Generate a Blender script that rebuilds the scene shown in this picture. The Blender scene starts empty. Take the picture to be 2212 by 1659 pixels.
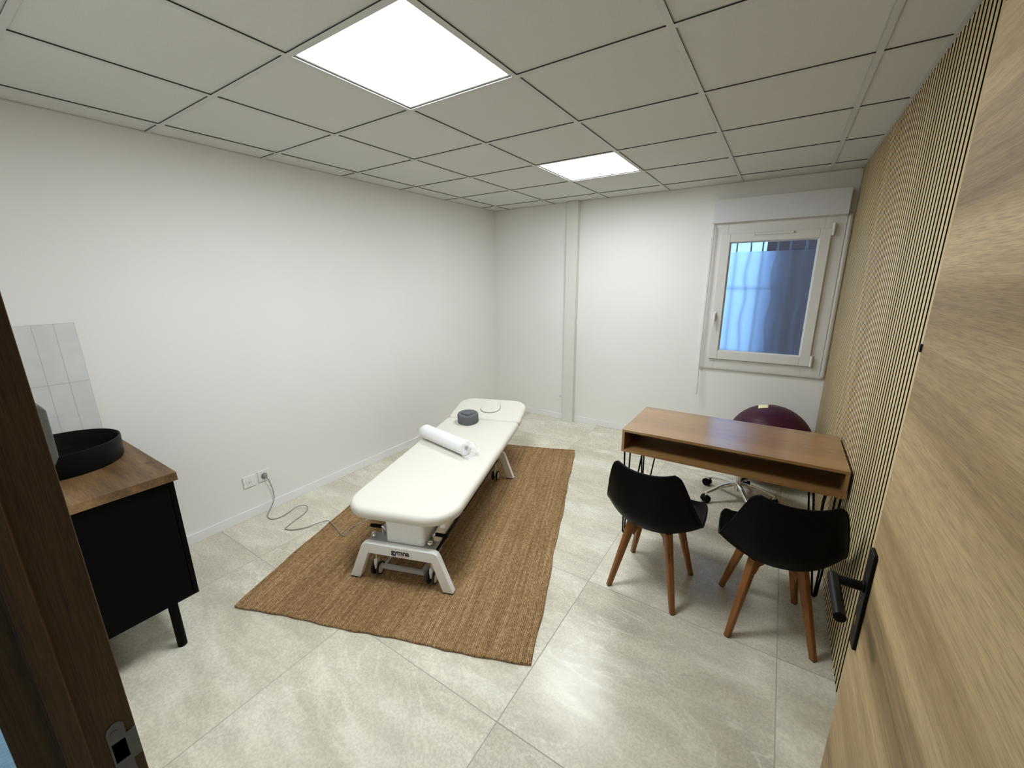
import bpy, bmesh, math, random
from mathutils import Vector, Matrix
random.seed(7)
S = bpy.context.scene
COL = S.collection
PI = math.pi
R = math.radians

# ------------------------------------------------------------------ room numbers (metres)
H = 2.446            # ceiling height
YB = 3.28            # back wall
YF = -0.93           # front (door) wall, room side
XR = 3.43            # right wall
XS = 3.41            # front of the slats on the right wall

# ------------------------------------------------------------------ material helpers
def new_mat(name):
    m = bpy.data.materials.new(name); m.use_nodes = True
    nt = m.node_tree; b = nt.nodes['Principled BSDF']
    return m, nt, b

def N(nt, kind, **kw):
    n = nt.nodes.new(kind)
    for k, v in kw.items():
        if k.startswith('_'):
            setattr(n, k[1:], v)
        else:
            n.inputs[k].default_value = v
    return n

def L(nt, a, b):
    nt.links.new(a, b)

def ramp(nt, stops, fac=None, interp='LINEAR'):
    r = nt.nodes.new('ShaderNodeValToRGB'); r.color_ramp.interpolation = interp
    e = r.color_ramp.elements
    while len(e) > 1: e.remove(e[-1])
    e[0].position = stops[0][0]; e[0].color = (*stops[0][1], 1)
    for p, c in stops[1:]:
        x = e.new(p); x.color = (*c, 1)
    if fac is not None: L(nt, fac, r.inputs[0])
    return r

def coords(nt, scale=(1, 1, 1), rot=(0, 0, 0), loc=(0, 0, 0)):
    t = nt.nodes.new('ShaderNodeTexCoord'); m = nt.nodes.new('ShaderNodeMapping')
    m.inputs['Scale'].default_value = scale; m.inputs['Rotation'].default_value = rot; m.inputs['Location'].default_value = loc
    L(nt, t.outputs['Object'], m.inputs['Vector'])
    return m.outputs[0]

def math_n(nt, op, a, b=None, c=None, clamp=False):
    n = nt.nodes.new('ShaderNodeMath'); n.operation = op; n.use_clamp = clamp
    for i, v in enumerate((a, b, c)):
        if v is None: continue
        if isinstance(v, (int, float)): n.inputs[i].default_value = v
        else: L(nt, v, n.inputs[i])
    return n.outputs[0]

def mixc(nt, fac, a, b, mode='MIX'):
    n = nt.nodes.new('ShaderNodeMix'); n.data_type = 'RGBA'; n.blend_type = mode
    for i, v in ((0, fac), (6, a), (7, b)):
        if isinstance(v, (int, float)): n.inputs[i].default_value = v
        elif isinstance(v, tuple): n.inputs[i].default_value = (*v, 1)
        else: L(nt, v, n.inputs[i])
    return n.outputs[2]

def bump(nt, b, height, strength=0.2, dist=0.002):
    n = N(nt, 'ShaderNodeBump', Strength=strength, Distance=dist)
    L(nt, height, n.inputs['Height']); L(nt, n.outputs[0], b.inputs['Normal'])

def plain(name, col, rough=0.5, metal=0.0, grain=0.03, gscale=60, spec=0.5, bmp=0.0, coat=0.0):
    m, nt, b = new_mat(name)
    v = coords(nt)
    n = N(nt, 'ShaderNodeTexNoise', Scale=gscale, Detail=3.0)
    L(nt, v, n.inputs['Vector'])
    lo = tuple(max(0, c * (1 - grain)) for c in col); hi = tuple(min(1, c * (1 + grain)) for c in col)
    r = ramp(nt, [(0.3, lo), (0.7, hi)], n.outputs['Fac'])
    L(nt, r.outputs[0], b.inputs['Base Color'])
    b.inputs['Roughness'].default_value = rough; b.inputs['Metallic'].default_value = metal
    b.inputs['Specular IOR Level'].default_value = spec
    b.inputs['Coat Weight'].default_value = coat
    if bmp: bump(nt, b, n.outputs['Fac'], bmp, 0.002)
    return m

def wood(name, c0, c1, c2, axis=1, across=22.0, along=1.1, rough=0.5, figure=0.5, fine=1.0, bmp=0.15, knots=None, spec=0.4, pores=0.0, pfreq=330.0):
    """grain runs along the given object axis"""
    m, nt, b = new_mat(name)
    sc = [across, across, across]; sc[axis] = along
    v = coords(nt, tuple(sc))
    big = N(nt, 'ShaderNodeTexNoise', Scale=0.22, Detail=2.0, Distortion=0.8 * figure + 0.05); L(nt, v, big.inputs['Vector'])
    sc2 = [across * 7, across * 7, across * 7]; sc2[axis] = along * 5
    v2 = coords(nt, tuple(sc2))
    fin = N(nt, 'ShaderNodeTexNoise', Scale=1.0, Detail=3.0, Roughness=0.6); L(nt, v2, fin.inputs['Vector'])
    w = math_n(nt, 'MULTIPLY', big.outputs['Fac'], 26.0 * figure + 4)
    s = math_n(nt, 'SINE', w)
    s = math_n(nt, 'MULTIPLY_ADD', s, 0.5, 0.5)
    mid = N(nt, 'ShaderNodeTexNoise', Scale=1.0, Detail=4.0, Roughness=0.55); L(nt, v, mid.inputs['Vector'])
    f = math_n(nt, 'MULTIPLY', s, 0.30)
    f = math_n(nt, 'MULTIPLY_ADD', mid.outputs['Fac'], 0.45, f)
    f = math_n(nt, 'MULTIPLY_ADD', fin.outputs['Fac'], 0.40 * fine, f)
    r = ramp(nt, [(0.30, c0), (0.55, c1), (0.80, c2)], f)
    col = r.outputs[0]
    if pores:
        sp_ = [pfreq]*3; sp_[axis] = pfreq/34.0
        pn = N(nt, 'ShaderNodeTexNoise', Scale=1.0, Detail=2.0, Roughness=0.5); L(nt, coords(nt, tuple(sp_)), pn.inputs['Vector'])
        pr = ramp(nt, [(0.36, (1.0 - pores,)*3), (0.52, (1, 1, 1)), (0.68, (1.0 + pores*0.35,)*3)], pn.outputs['Fac'])
        col = mixc(nt, 1.0, col, pr.outputs[0], 'MULTIPLY')
    if knots:
        for kx, ky, kz, kr in knots:
            v3 = coords(nt, (1.0/kr, 1.6/kr, 1.0/kr), (0, 0, 0), (-kx/kr, -1.6*ky/kr, -kz/kr))
            nz = N(nt, 'ShaderNodeTexNoise', Scale=1.6, Detail=3.0); L(nt, v3, nz.inputs['Vector'])
            ad = nt.nodes.new('ShaderNodeVectorMath'); ad.operation = 'MULTIPLY_ADD'; L(nt, nz.outputs['Color'], ad.inputs[0]); ad.inputs[1].default_value = (0.9, 0.9, 0.9); L(nt, v3, ad.inputs[2])
            sb = nt.nodes.new('ShaderNodeVectorMath'); sb.operation = 'SUBTRACT'; L(nt, ad.outputs[0], sb.inputs[0]); sb.inputs[1].default_value = (0.45, 0.45, 0.45)
            ln = nt.nodes.new('ShaderNodeVectorMath'); ln.operation = 'LENGTH'; L(nt, sb.outputs[0], ln.inputs[0])
            k = ramp(nt, [(0.25, (0.85,)*3), (0.6, (0.45,)*3), (1.0, (0, 0, 0))], ln.outputs['Value'])
            col = mixc(nt, k.outputs[0], col, tuple(x * 0.5 for x in c0))
    L(nt, col, b.inputs['Base Color'])
    b.inputs['Roughness'].default_value = rough; b.inputs['Specular IOR Level'].default_value = spec
    bump(nt, b, f, bmp, 0.0015)
    return m

# ------------------------------------------------------------------ materials
M = {}
def wall_mat(name, col, bm=0.25):
    m, nt, b = new_mat(name)
    v = coords(nt)
    n = N(nt, 'ShaderNodeTexNoise', Scale=170.0, Detail=3.0, Roughness=0.6); L(nt, v, n.inputs['Vector'])
    n2 = N(nt, 'ShaderNodeTexNoise', Scale=1.5, Detail=2.0); L(nt, v, n2.inputs['Vector'])
    r = ramp(nt, [(0.3, tuple(c * 0.97 for c in col)), (0.7, col)], n2.outputs['Fac'])
    L(nt, r.outputs[0], b.inputs['Base Color'])
    b.inputs['Roughness'].default_value = 0.75; b.inputs['Specular IOR Level'].default_value = 0.25
    bump(nt, b, n.outputs['Fac'], bm, 0.0015)
    return m
M['wall'] = wall_mat('white_paint', (0.80, 0.795, 0.77))
M['tile_ceiling'] = plain('ceiling_board', (0.635, 0.633, 0.608), 0.9, grain=0.06, gscale=420, spec=0.15, bmp=0.25)
M['tbar'] = plain('white_lacquered_steel', (0.56, 0.555, 0.535), 0.5, grain=0.02)
M['gapdark'] = plain('shadow_gap_grey', (0.045, 0.045, 0.042), 0.8, spec=0.1)
M['trimwhite'] = plain('white_trim', (0.80, 0.80, 0.80), 0.35, grain=0.01)
M['casing'] = plain('cream_casing', (0.70, 0.69, 0.645), 0.5, grain=0.02)
M['pvc'] = plain('white_pvc', (0.68, 0.67, 0.645), 0.35, grain=0.015)
M['pvcbox'] = plain('grey_white_pvc', (0.66, 0.67, 0.70), 0.4, grain=0.015)
M['plastic_white'] = plain('white_plastic', (0.78, 0.78, 0.765), 0.3, grain=0.01)
M['black_lacquer'] = plain('black_lacquer', (0.0025, 0.0025, 0.003), 0.5, grain=0.1, spec=0.05)
M['black_metal'] = plain('black_metal', (0.0035, 0.0035, 0.004), 0.42, grain=0.1, spec=0.14)
M['black_ceramic'] = plain('matt_black_ceramic', (0.0045, 0.005, 0.005), 0.5, grain=0.1, spec=0.12)
M['black_plastic'] = plain('black_plastic', (0.0025, 0.0025, 0.003), 0.45, grain=0.1, spec=0.07)
M['black_leather'] = plain('black_leatherette', (0.006, 0.006, 0.008), 0.45, spec=0.2, grain=0.2, gscale=150, bmp=0.2)
M['rubber'] = plain('black_rubber', (0.012, 0.012, 0.013), 0.6, grain=0.1)
M['chrome'] = plain('chrome', (0.80, 0.80, 0.80), 0.12, 1.0, grain=0.02)
M['steel'] = plain('brushed_steel', (0.42, 0.42, 0.40), 0.42, 1.0, grain=0.05)
M['zinc'] = plain('dull_zinc', (0.19, 0.19, 0.185), 0.5, 0.5, grain=0.06)
M['dark_grey'] = plain('dark_grey_plastic', (0.075, 0.078, 0.07), 0.45, grain=0.1, spec=0.3)
M['brass'] = plain('brass', (0.75, 0.58, 0.28), 0.25, 1.0, grain=0.03)
M['cream_leather'] = plain('cream_leatherette', (0.70, 0.665, 0.60), 0.48, grain=0.015, gscale=500, bmp=0.12, spec=0.4)
M['table_white'] = plain('white_powder_coat', (0.86, 0.86, 0.85), 0.4, grain=0.02)
M['table_grey'] = plain('grey_powder_coat', (0.42, 0.42, 0.42), 0.5, grain=0.03)
M['grey_foam'] = plain('grey_foam', (0.125, 0.131, 0.143), 0.75, grain=0.12, gscale=200, spec=0.2, bmp=0.15)
M['paper'] = plain('white_paper', (0.86, 0.86, 0.86), 0.7, grain=0.02, gscale=40, bmp=0.1)
M['core'] = plain('grey_card', (0.22, 0.22, 0.23), 0.8, grain=0.1)
M['cable_grey'] = plain('grey_cable', (0.24, 0.23, 0.22), 0.45, grain=0.05)
M['cable_beige'] = M['cable_grey']
M['ball'] = plain('burgundy_rubber', (0.045, 0.005, 0.018), 0.45, grain=0.12, gscale=20, spec=0.28)
M['note'] = plain('pale_yellow_paper', (0.86, 0.82, 0.48), 0.7, grain=0.02)
M['ink'] = plain('black_print', (0.02, 0.02, 0.022), 0.5)
M['redline'] = plain('red_print', (0.45, 0.09, 0.05), 0.5)
M['oak_door'] = wood('pale_oak_veneer', (0.165, 0.103, 0.043), (0.325, 0.218, 0.098), (0.47, 0.335, 0.172), axis=1, across=15, along=0.55, rough=0.55, figure=0.75, bmp=0.25, pores=0.26, pfreq=820.0)
M['oak_slat'] = wood('oak_slat_veneer', (0.52, 0.39, 0.20), (0.70, 0.555, 0.325), (0.82, 0.69, 0.45), axis=2, across=20, along=0.5, rough=0.55, figure=0.2, bmp=0.1)
M['oak_jamb'] = wood('oak_frame_veneer', (0.045, 0.023, 0.008), (0.088, 0.045, 0.016), (0.135, 0.072, 0.028), axis=2, across=30, along=0.8, rough=0.55, figure=0.15, bmp=0.15, pores=0.30, pfreq=900.0)
M['counter'] = wood('rustic_oak_worktop', (0.06, 0.030, 0.012), (0.175, 0.098, 0.040), (0.28, 0.170, 0.076), axis=0, across=14, along=1.2, rough=0.5, figure=0.9, bmp=0.2, knots=[(0.68, -0.473, 0.85, 0.030), (0.60, -0.80, 0.85, 0.035)], pores=0.42, pfreq=560.0)
M['desk'] = wood('honey_oak_veneer', (0.250, 0.130, 0.043), (0.300, 0.160, 0.055), (0.350, 0.194, 0.072), axis=0, across=26, along=0.9, rough=0.24, figure=0.10, bmp=0.04, spec=0.5, pores=0.16, pfreq=800.0)
_d = M['desk'].node_tree.nodes['Principled BSDF']; _d.inputs['Coat Weight'].default_value = 0.7; _d.inputs['Coat Roughness'].default_value = 0.16
M['chair_wood'] = wood('stained_beech', (0.16, 0.056, 0.011), (0.27, 0.102, 0.022), (0.37, 0.155, 0.042), axis=2, across=40, along=2, rough=0.38, figure=0.2, bmp=0.05)

# floor: 0.9 m travertine look tiles with thin grout
def floor_mat():
    m, nt, b = new_mat('travertine_tile')
    t = nt.nodes.new('ShaderNodeTexCoord')
    sx = nt.nodes.new('ShaderNodeSeparateXYZ'); L(nt, t.outputs['Object'], sx.inputs[0])
    P = 0.898
    ux = math_n(nt, 'DIVIDE', math_n(nt, 'SUBTRACT', sx.outputs[0], 2.308 - 10 * P), P)
    uy = math_n(nt, 'DIVIDE', math_n(nt, 'SUBTRACT', sx.outputs[1], -0.041 - 10 * P), P)
    fx = math_n(nt, 'FRACT', ux); fy = math_n(nt, 'FRACT', uy)
    ix = math_n(nt, 'FLOOR', ux); iy = math_n(nt, 'FLOOR', uy)
    ex = math_n(nt, 'MINIMUM', fx, math_n(nt, 'SUBTRACT', 1.0, fx))
    ey = math_n(nt, 'MINIMUM', fy, math_n(nt, 'SUBTRACT', 1.0, fy))
    e = math_n(nt, 'MINIMUM', ex, ey)
    grout = math_n(nt, 'LESS_THAN', e, 0.0024)
    # per-tile offset of the veining
    cell = nt.nodes.new('ShaderNodeCombineXYZ')
    L(nt, ix, cell.inputs[0]); L(nt, iy, cell.inputs[1])
    wn = nt.nodes.new('ShaderNodeTexWhiteNoise'); wn.noise_dimensions = '3D'; L(nt, cell.outputs[0], wn.inputs['Vector'])
    off = nt.nodes.new('ShaderNodeVectorMath'); off.operation = 'MULTIPLY_ADD'
    L(nt, wn.outputs['Color'], off.inputs[0]); off.inputs[1].default_value = (7, 7, 7); L(nt, t.outputs['Object'], off.inputs[2])
    mp = nt.nodes.new('ShaderNodeMapping'); mp.inputs['Rotation'].default_value = (0, 0, R(33)); mp.inputs['Scale'].default_value = (1.0, 2.6, 1)
    L(nt, off.outputs[0], mp.inputs['Vector'])
    cl = N(nt, 'ShaderNodeTexNoise', Scale=0.85, Detail=4.0, Roughness=0.5, Distortion=1.4); L(nt, mp.outputs[0], cl.inputs['Vector'])
    ws = N(nt, 'ShaderNodeTexNoise', Scale=4.5, Detail=7.0, Roughness=0.66, Distortion=0.8); L(nt, mp.outputs[0], ws.inputs['Vector'])
    ve = N(nt, 'ShaderNodeTexNoise', Scale=1.5, Detail=3.0, Roughness=0.5, Distortion=1.6); L(nt, mp.outputs[0], ve.inputs['Vector'])
    ma = N(nt, 'ShaderNodeTexNoise', Scale=2.3, Detail=2.0); L(nt, off.outputs[0], ma.inputs['Vector'])
    mask = ramp(nt, [(0.46, (0, 0, 0)), (0.62, (1, 1, 1))], ma.outputs['Fac'])
    fi = N(nt, 'ShaderNodeTexNoise', Scale=95.0, Detail=3.0, Roughness=0.65); L(nt, off.outputs[0], fi.inputs['Vector'])
    base = ramp(nt, [(0.30, (0.535, 0.488, 0.385)), (0.46, (0.60, 0.558, 0.445)), (0.56, (0.655, 0.618, 0.502)), (0.70, (0.72, 0.69, 0.585))], cl.outputs['Fac'])
    wr_ = ramp(nt, [(0.36, (0.88, 0.88, 0.88)), (0.52, (1.0, 1.0, 1.0)), (0.64, (1.10, 1.11, 1.12))], ws.outputs['Fac'])
    bas2 = mixc(nt, 1.0, base.outputs[0], wr_.outputs[0], 'MULTIPLY')
    d = math_n(nt, 'ABSOLUTE', math_n(nt, 'SUBTRACT', ve.outputs['Fac'], 0.52))
    vein = ramp(nt, [(0.0, (1, 1, 1)), (0.004, (0.7, 0.7, 0.7)), (0.018, (0, 0, 0))], d)
    d2 = math_n(nt, 'ABSOLUTE', math_n(nt, 'SUBTRACT', ve.outputs['Fac'], 0.42))
    dark = ramp(nt, [(0.0, (1, 1, 1)), (0.008, (0, 0, 0))], d2)
    c = mixc(nt, math_n(nt, 'MULTIPLY', math_n(nt, 'MULTIPLY', vein.outputs[0], mask.outputs[0]), 0.55), bas2, (0.84, 0.81, 0.71))
    c = mixc(nt, math_n(nt, 'MULTIPLY', math_n(nt, 'MULTIPLY', dark.outputs[0], mask.outputs[0]), 0.30), c, (0.42, 0.375, 0.29))
    fr = ramp(nt, [(0.30, (0.90, 0.90, 0.90)), (0.70, (1.09, 1.09, 1.09))], fi.outputs['Fac'])
    c = mixc(nt, 1.0, c, fr.outputs[0], 'MULTIPLY')
    c = mixc(nt, grout, c, (0.34, 0.32, 0.27))
    L(nt, c, b.inputs['Base Color'])
    ro = ramp(nt, [(0.3, (0.22, 0.22, 0.22)), (0.7, (0.33, 0.33, 0.33))], fi.outputs['Fac'])
    rr = mixc(nt, grout, ro.outputs[0], (0.8, 0.8, 0.8)); L(nt, rr, b.inputs['Roughness'])
    b.inputs['Specular IOR Level'].default_value = 0.5
    hgt = math_n(nt, 'MULTIPLY_ADD', fi.outputs['Fac'], 0.25, math_n(nt, 'MULTIPLY', cl.outputs['Fac'], 0.6))
    hgt = math_n(nt, 'SUBTRACT', hgt, math_n(nt, 'MULTIPLY', grout, 0.6))
    bump(nt, b, hgt, 0.30, 0.0025)
    return m
M['floor'] = floor_mat()

def jute_mat():
    m, nt, b = new_mat('jute_weave')
    t = nt.nodes.new('ShaderNodeTexCoord')
    sx = nt.nodes.new('ShaderNodeSeparateXYZ'); L(nt, t.outputs['Object'], sx.inputs[0])
    wob = N(nt, 'ShaderNodeTexNoise', Scale=5.0, Detail=2.0); L(nt, t.outputs['Object'], wob.inputs['Vector'])
    wob2 = N(nt, 'ShaderNodeTexNoise', Scale=55.0, Detail=1.0); L(nt, t.outputs['Object'], wob2.inputs['Vector'])
    w = math_n(nt, 'MULTIPLY', math_n(nt, 'SUBTRACT', wob.outputs['Fac'], 0.5), 0.03)
    w = math_n(nt, 'MULTIPLY_ADD', math_n(nt, 'SUBTRACT', wob2.outputs['Fac'], 0.5), 0.008, w)
    px, py = 0.0088, 0.0100
    xx = math_n(nt, 'DIVIDE', math_n(nt, 'ADD', sx.outputs[0], w), px)
    yy = math_n(nt, 'DIVIDE', math_n(nt, 'ADD', sx.outputs[1], w), py)
    row = math_n(nt, 'FLOOR', xx)
    yy2 = math_n(nt, 'MULTIPLY_ADD', math_n(nt, 'MODULO', row, 2.0), 0.5, yy)
    a = math_n(nt, 'ABSOLUTE', math_n(nt, 'SINE', math_n(nt, 'MULTIPLY', xx, PI)))
    c = math_n(nt, 'ABSOLUTE', math_n(nt, 'SINE', math_n(nt, 'MULTIPLY', yy2, PI)))
    h = math_n(nt, 'MULTIPLY', math_n(nt, 'POWER', a, 0.7), math_n(nt, 'POWER', c, 0.5))
    # yarn colour: varies strongly from one lengthwise yarn to the next, slowly along it
    mp = nt.nodes.new('ShaderNodeMapping'); mp.inputs['Scale'].default_value = (70, 1.6, 1); L(nt, t.outputs['Object'], mp.inputs['Vector'])
    n1 = N(nt, 'ShaderNodeTexNoise', Scale=1.0, Detail=3.0, Roughness=0.6); L(nt, mp.outputs[0], n1.inputs['Vector'])
    n2 = N(nt, 'ShaderNodeTexNoise', Scale=70.0, Detail=2.0); L(nt, t.outputs['Object'], n2.inputs['Vector'])
    mp3 = nt.nodes.new('ShaderNodeMapping'); mp3.inputs['Scale'].default_value = (8, 1.0, 1); L(nt, t.outputs['Object'], mp3.inputs['Vector'])
    n3 = N(nt, 'ShaderNodeTexNoise', Scale=1.0, Detail=2.0); L(nt, mp3.outputs[0], n3.inputs['Vector'])
    f = math_n(nt, 'MULTIPLY', n1.outputs['Fac'], 0.46)
    f = math_n(nt, 'MULTIPLY_ADD', n2.outputs['Fac'], 0.40, f)
    f = math_n(nt, 'MULTIPLY_ADD', n3.outputs['Fac'], 0.14, f)
    cr = ramp(nt, [(0.33, (0.20, 0.112, 0.045)), (0.5, (0.38, 0.235, 0.110)), (0.66, (0.60, 0.415, 0.225))], f)
    hr = ramp(nt, [(0.0, (0.20, 0.165, 0.13)), (0.62, (1.06, 1.06, 1.06))], h)  # crevice shade put into the colour between the yarns
    col = mixc(nt, 1.0, cr.outputs[0], hr.outputs[0], 'MULTIPLY')
    L(nt, col, b.inputs['Base Color'])
    b.inputs['Roughness'].default_value = 0.9; b.inputs['Specular IOR Level'].default_value = 0.1
    hh = math_n(nt, 'MULTIPLY_ADD', n2.outputs['Fac'], 0.4, h)
    bump(nt, b, hh, 0.8, 0.004)
    return m
M['jute'] = jute_mat()

def backsplash_mat():
    m, nt, b = new_mat('grey_glazed_tile')
    t = nt.nodes.new('ShaderNodeTexCoord')
    sx = nt.nodes.new('ShaderNodeSeparateXYZ'); L(nt, t.outputs['Object'], sx.inputs[0])
    fy = math_n(nt, 'FRACT', math_n(nt, 'DIVIDE', math_n(nt, 'ADD', sx.outputs[1], 0.47 + 0.0745 * 20), 0.0745))
    fz = math_n(nt, 'FRACT', math_n(nt, 'DIVIDE', math_n(nt, 'SUBTRACT', sx.outputs[2], 1.157 - 0.3 * 10), 0.3))
    ey = math_n(nt, 'LESS_THAN', math_n(nt, 'MINIMUM', fy, math_n(nt, 'SUBTRACT', 1.0, fy)), 0.014)
    ez = math_n(nt, 'LESS_THAN', math_n(nt, 'MINIMUM', fz, math_n(nt, 'SUBTRACT', 1.0, fz)), 0.0035)
    g = math_n(nt, 'MAXIMUM', ey, ez)
    n = N(nt, 'ShaderNodeTexNoise', Scale=9.0, Detail=2.0); L(nt, t.outputs['Object'], n.inputs['Vector'])
    r = ramp(nt, [(0.3, (0.62, 0.63, 0.625)), (0.7, (0.69, 0.70, 0.695))], n.outputs['Fac'])
    c = mixc(nt, g, r.outputs[0], (0.40, 0.40, 0.39)); L(nt, c, b.inputs['Base Color'])
    b.inputs['Roughness'].default_value = 0.3
    bump(nt, b, math_n(nt, 'SUBTRACT', math_n(nt, 'MULTIPLY', n.outputs['Fac'], 0.5), g), 0.25, 0.002)
    return m
M['splash'] = backsplash_mat()

def emit(name, col, st):
    m = bpy.data.materials.new(name); m.use_nodes = True; nt = m.node_tree; nt.nodes.clear()
    e = nt.nodes.new('ShaderNodeEmission'); e.inputs[0].default_value = (*col, 1); e.inputs[1].default_value = st
    o = nt.nodes.new('ShaderNodeOutputMaterial'); L(nt, e.outputs[0], o.inputs[0])
    return m
M['led'] = emit('led_diffuser', (0.905, 0.965, 1.0), 43.0)
M['led_far'] = emit('led_diffuser_far', (0.905, 0.965, 1.0), 30.0)

def glass(name, rough, col=(1, 1, 1), alpha_mix=0.0, ior=1.45):
    m, nt, b = new_mat(name)
    v = coords(nt)
    n = N(nt, 'ShaderNodeTexNoise', Scale=900.0, Detail=1.0); L(nt, v, n.inputs['Vector'])
    b.inputs['Base Color'].default_value = (*col, 1)
    b.inputs['Transmission Weight'].default_value = 1.0
    b.inputs['Roughness'].default_value = rough
    b.inputs['IOR'].default_value = ior
    if rough > 0: bump(nt, b, n.outputs['Fac'], 0.05, 0.001)
    return m
M['glass'] = glass('clear_glass', 0.0)
M['film'] = glass('frosted_film', 0.32, (0.86, 0.90, 1.0), ior=1.35)
M['film'].node_tree.nodes['Principled BSDF'].inputs['Transmission Weight'].default_value = 0.965
def film_mat():
    m, nt, b = new_mat('clear_plastic_film')
    v = coords(nt)
    n = N(nt, 'ShaderNodeTexNoise', Scale=30.0, Detail=2.0, Distortion=0.6); L(nt, v, n.inputs['Vector'])
    b.inputs['Base Color'].default_value = (0.95, 0.95, 0.95, 1); b.inputs['Roughness'].default_value = 0.15
    bump(nt, b, n.outputs['Fac'], 0.35, 0.006)
    tr = nt.nodes.new('ShaderNodeBsdfTransparent'); mx = nt.nodes.new('ShaderNodeMixShader'); mx.inputs[0].default_value = 0.34
    o = nt.nodes['Material Output']
    L(nt, tr.outputs[0], mx.inputs[1]); L(nt, b.outputs[0], mx.inputs[2]); L(nt, mx.outputs[0], o.inputs[0])
    return m
M['wrap'] = film_mat()
M['render_wall'] = plain('rough_white_render', (0.80, 0.82, 0.84), 0.9, grain=0.10, gscale=30, bmp=0.6)
M['brown_wall'] = plain('dark_red_brick', (0.055, 0.022, 0.020), 0.9, grain=0.35, gscale=25, bmp=0.5)
M['lav_return'] = plain('grey_lavender_return', (0.23, 0.23, 0.31), 0.8, grain=0.08, gscale=12)
M['grille'] = plain('grey_wrought_iron', (0.16, 0.16, 0.18), 0.6, grain=0.1)
M['paving'] = plain('pale_paving', (0.55, 0.55, 0.56), 0.9, grain=0.1, gscale=15)

# ------------------------------------------------------------------ mesh builder
class MB:
    def __init__(s): s.bm = bmesh.new(); s.mi = 0
    def _f(s, fs):
        for f in fs: f.material_index = s.mi
    def box(s, x0, x1, y0, y1, z0, z1, mat=None):
        vs = [s.bm.verts.new(p) for p in ((x0,y0,z0),(x1,y0,z0),(x1,y1,z0),(x0,y1,z0),(x0,y0,z1),(x1,y0,z1),(x1,y1,z1),(x0,y1,z1))]
        if mat is not None:
            for v in vs: v.co = mat @ v.co
        fs = [s.bm.faces.new([vs[i] for i in q]) for q in ((3,2,1,0),(4,5,6,7),(0,1,5,4),(1,2,6,5),(2,3,7,6),(3,0,4,7))]
        s._f(fs); return fs
    def hexa(s, b, t):
        vs = [s.bm.verts.new(p) for p in list(b) + list(t)]
        n = len(b)
        fs = [s.bm.faces.new(list(reversed(vs[:n]))), s.bm.faces.new(vs[n:])]
        for i in range(n):
            j = (i + 1) % n
            fs.append(s.bm.faces.new([vs[i], vs[j], vs[n + j], vs[n + i]]))
        s._f(fs); return fs
    def prism(s, poly, o, ax, ay, ext):
        """polygon in the (ax, ay) plane at o, extruded by the vector ext"""
        o, ax, ay, ext = Vector(o), Vector(ax), Vector(ay), Vector(ext)
        a = [o + ax * p + ay * q for p, q in poly]
        return s.hexa(a, [p + ext for p in a])
    def rings(s, rs, cap0=True, cap1=True, closed=True):
        V = [[s.bm.verts.new(p) for p in r] for r in rs]
        n = len(V[0]); fs = []
        for a, b in zip(V, V[1:]):
            for i in range(n if closed else n - 1):
                j = (i + 1) % n
                fs.append(s.bm.faces.new([a[i], a[j], b[j], b[i]]))
        if cap0 and closed: fs.append(s.bm.faces.new(list(reversed(V[0]))))
        if cap1 and closed: fs.append(s.bm.faces.new(V[-1]))
        s._f(fs); return fs
    def cyl(s, p0, p1, r0, r1=None, n=24, cap=True):
        r1 = r0 if r1 is None else r1
        p0, p1 = Vector(p0), Vector(p1); d = (p1 - p0).normalized()
        u = d.orthogonal().normalized(); v = d.cross(u)
        c = lambda p, r: [p + (u * math.cos(2*PI*i/n) + v * math.sin(2*PI*i/n)) * r for i in range(n)]
        return s.rings([c(p0, r0), c(p1, r1)], cap, cap)
    def tube(s, pts, r, n=12, cap=True):
        pts = [Vector(p) for p in pts]; rs = []
        u = None
        for i, p in enumerate(pts):
            a = pts[max(i-1, 0)]; b = pts[min(i+1, len(pts)-1)]
            d = (b - a).normalized()
            if u is None: u = d.orthogonal().normalized()
            u = (u - d * u.dot(d)); u = u.normalized() if u.length > 1e-6 else d.orthogonal().normalized()
            v = d.cross(u); rr = r[i] if isinstance(r, (list, tuple)) else r
            rs.append([p + (u * math.cos(2*PI*k/n) + v * math.sin(2*PI*k/n)) * rr for k in range(n)])
        return s.rings(rs, cap, cap)
    def lathe(s, prof, c=(0,0,0), n=48, axis='z', cap0=False, cap1=False):
        c = Vector(c); rs = []
        for r, z in prof:
            ring = []
            for i in range(n):
                a = 2*PI*i/n
                if axis == 'z': q = Vector((r*math.cos(a), r*math.sin(a), z))
                elif axis == 'x': q = Vector((z, r*math.cos(a), r*math.sin(a)))
                else: q = Vector((r*math.sin(a), z, r*math.cos(a)))
                ring.append(c + q)
            rs.append(ring)
        return s.rings(rs, cap0, cap1)
    def build(s, name, mats, parent=None, smooth=True, bevel=0.0, seg=2, ang=35, loc=None, rot=None):
        bmesh.ops.recalc_face_normals(s.bm, faces=s.bm.faces)
        me = bpy.data.meshes.new(name); s.bm.to_mesh(me); s.bm.free()
        for m in (mats if isinstance(mats, (list, tuple)) else [mats]): me.materials.append(m)
        if smooth:
            for p in me.polygons: p.use_smooth = True
            me.set_sharp_from_angle(angle=R(ang))
        o = bpy.data.objects.new(name, me); COL.objects.link(o)
        if parent is not None: o.parent = parent
        if loc is not None: o.location = loc
        if rot is not None: o.rotation_euler = rot
        if bevel > 0:
            b = o.modifiers.new('edge', 'BEVEL'); b.width = bevel; b.segments = seg; b.limit_method = 'ANGLE'; b.angle_limit = R(30)
        return o

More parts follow.
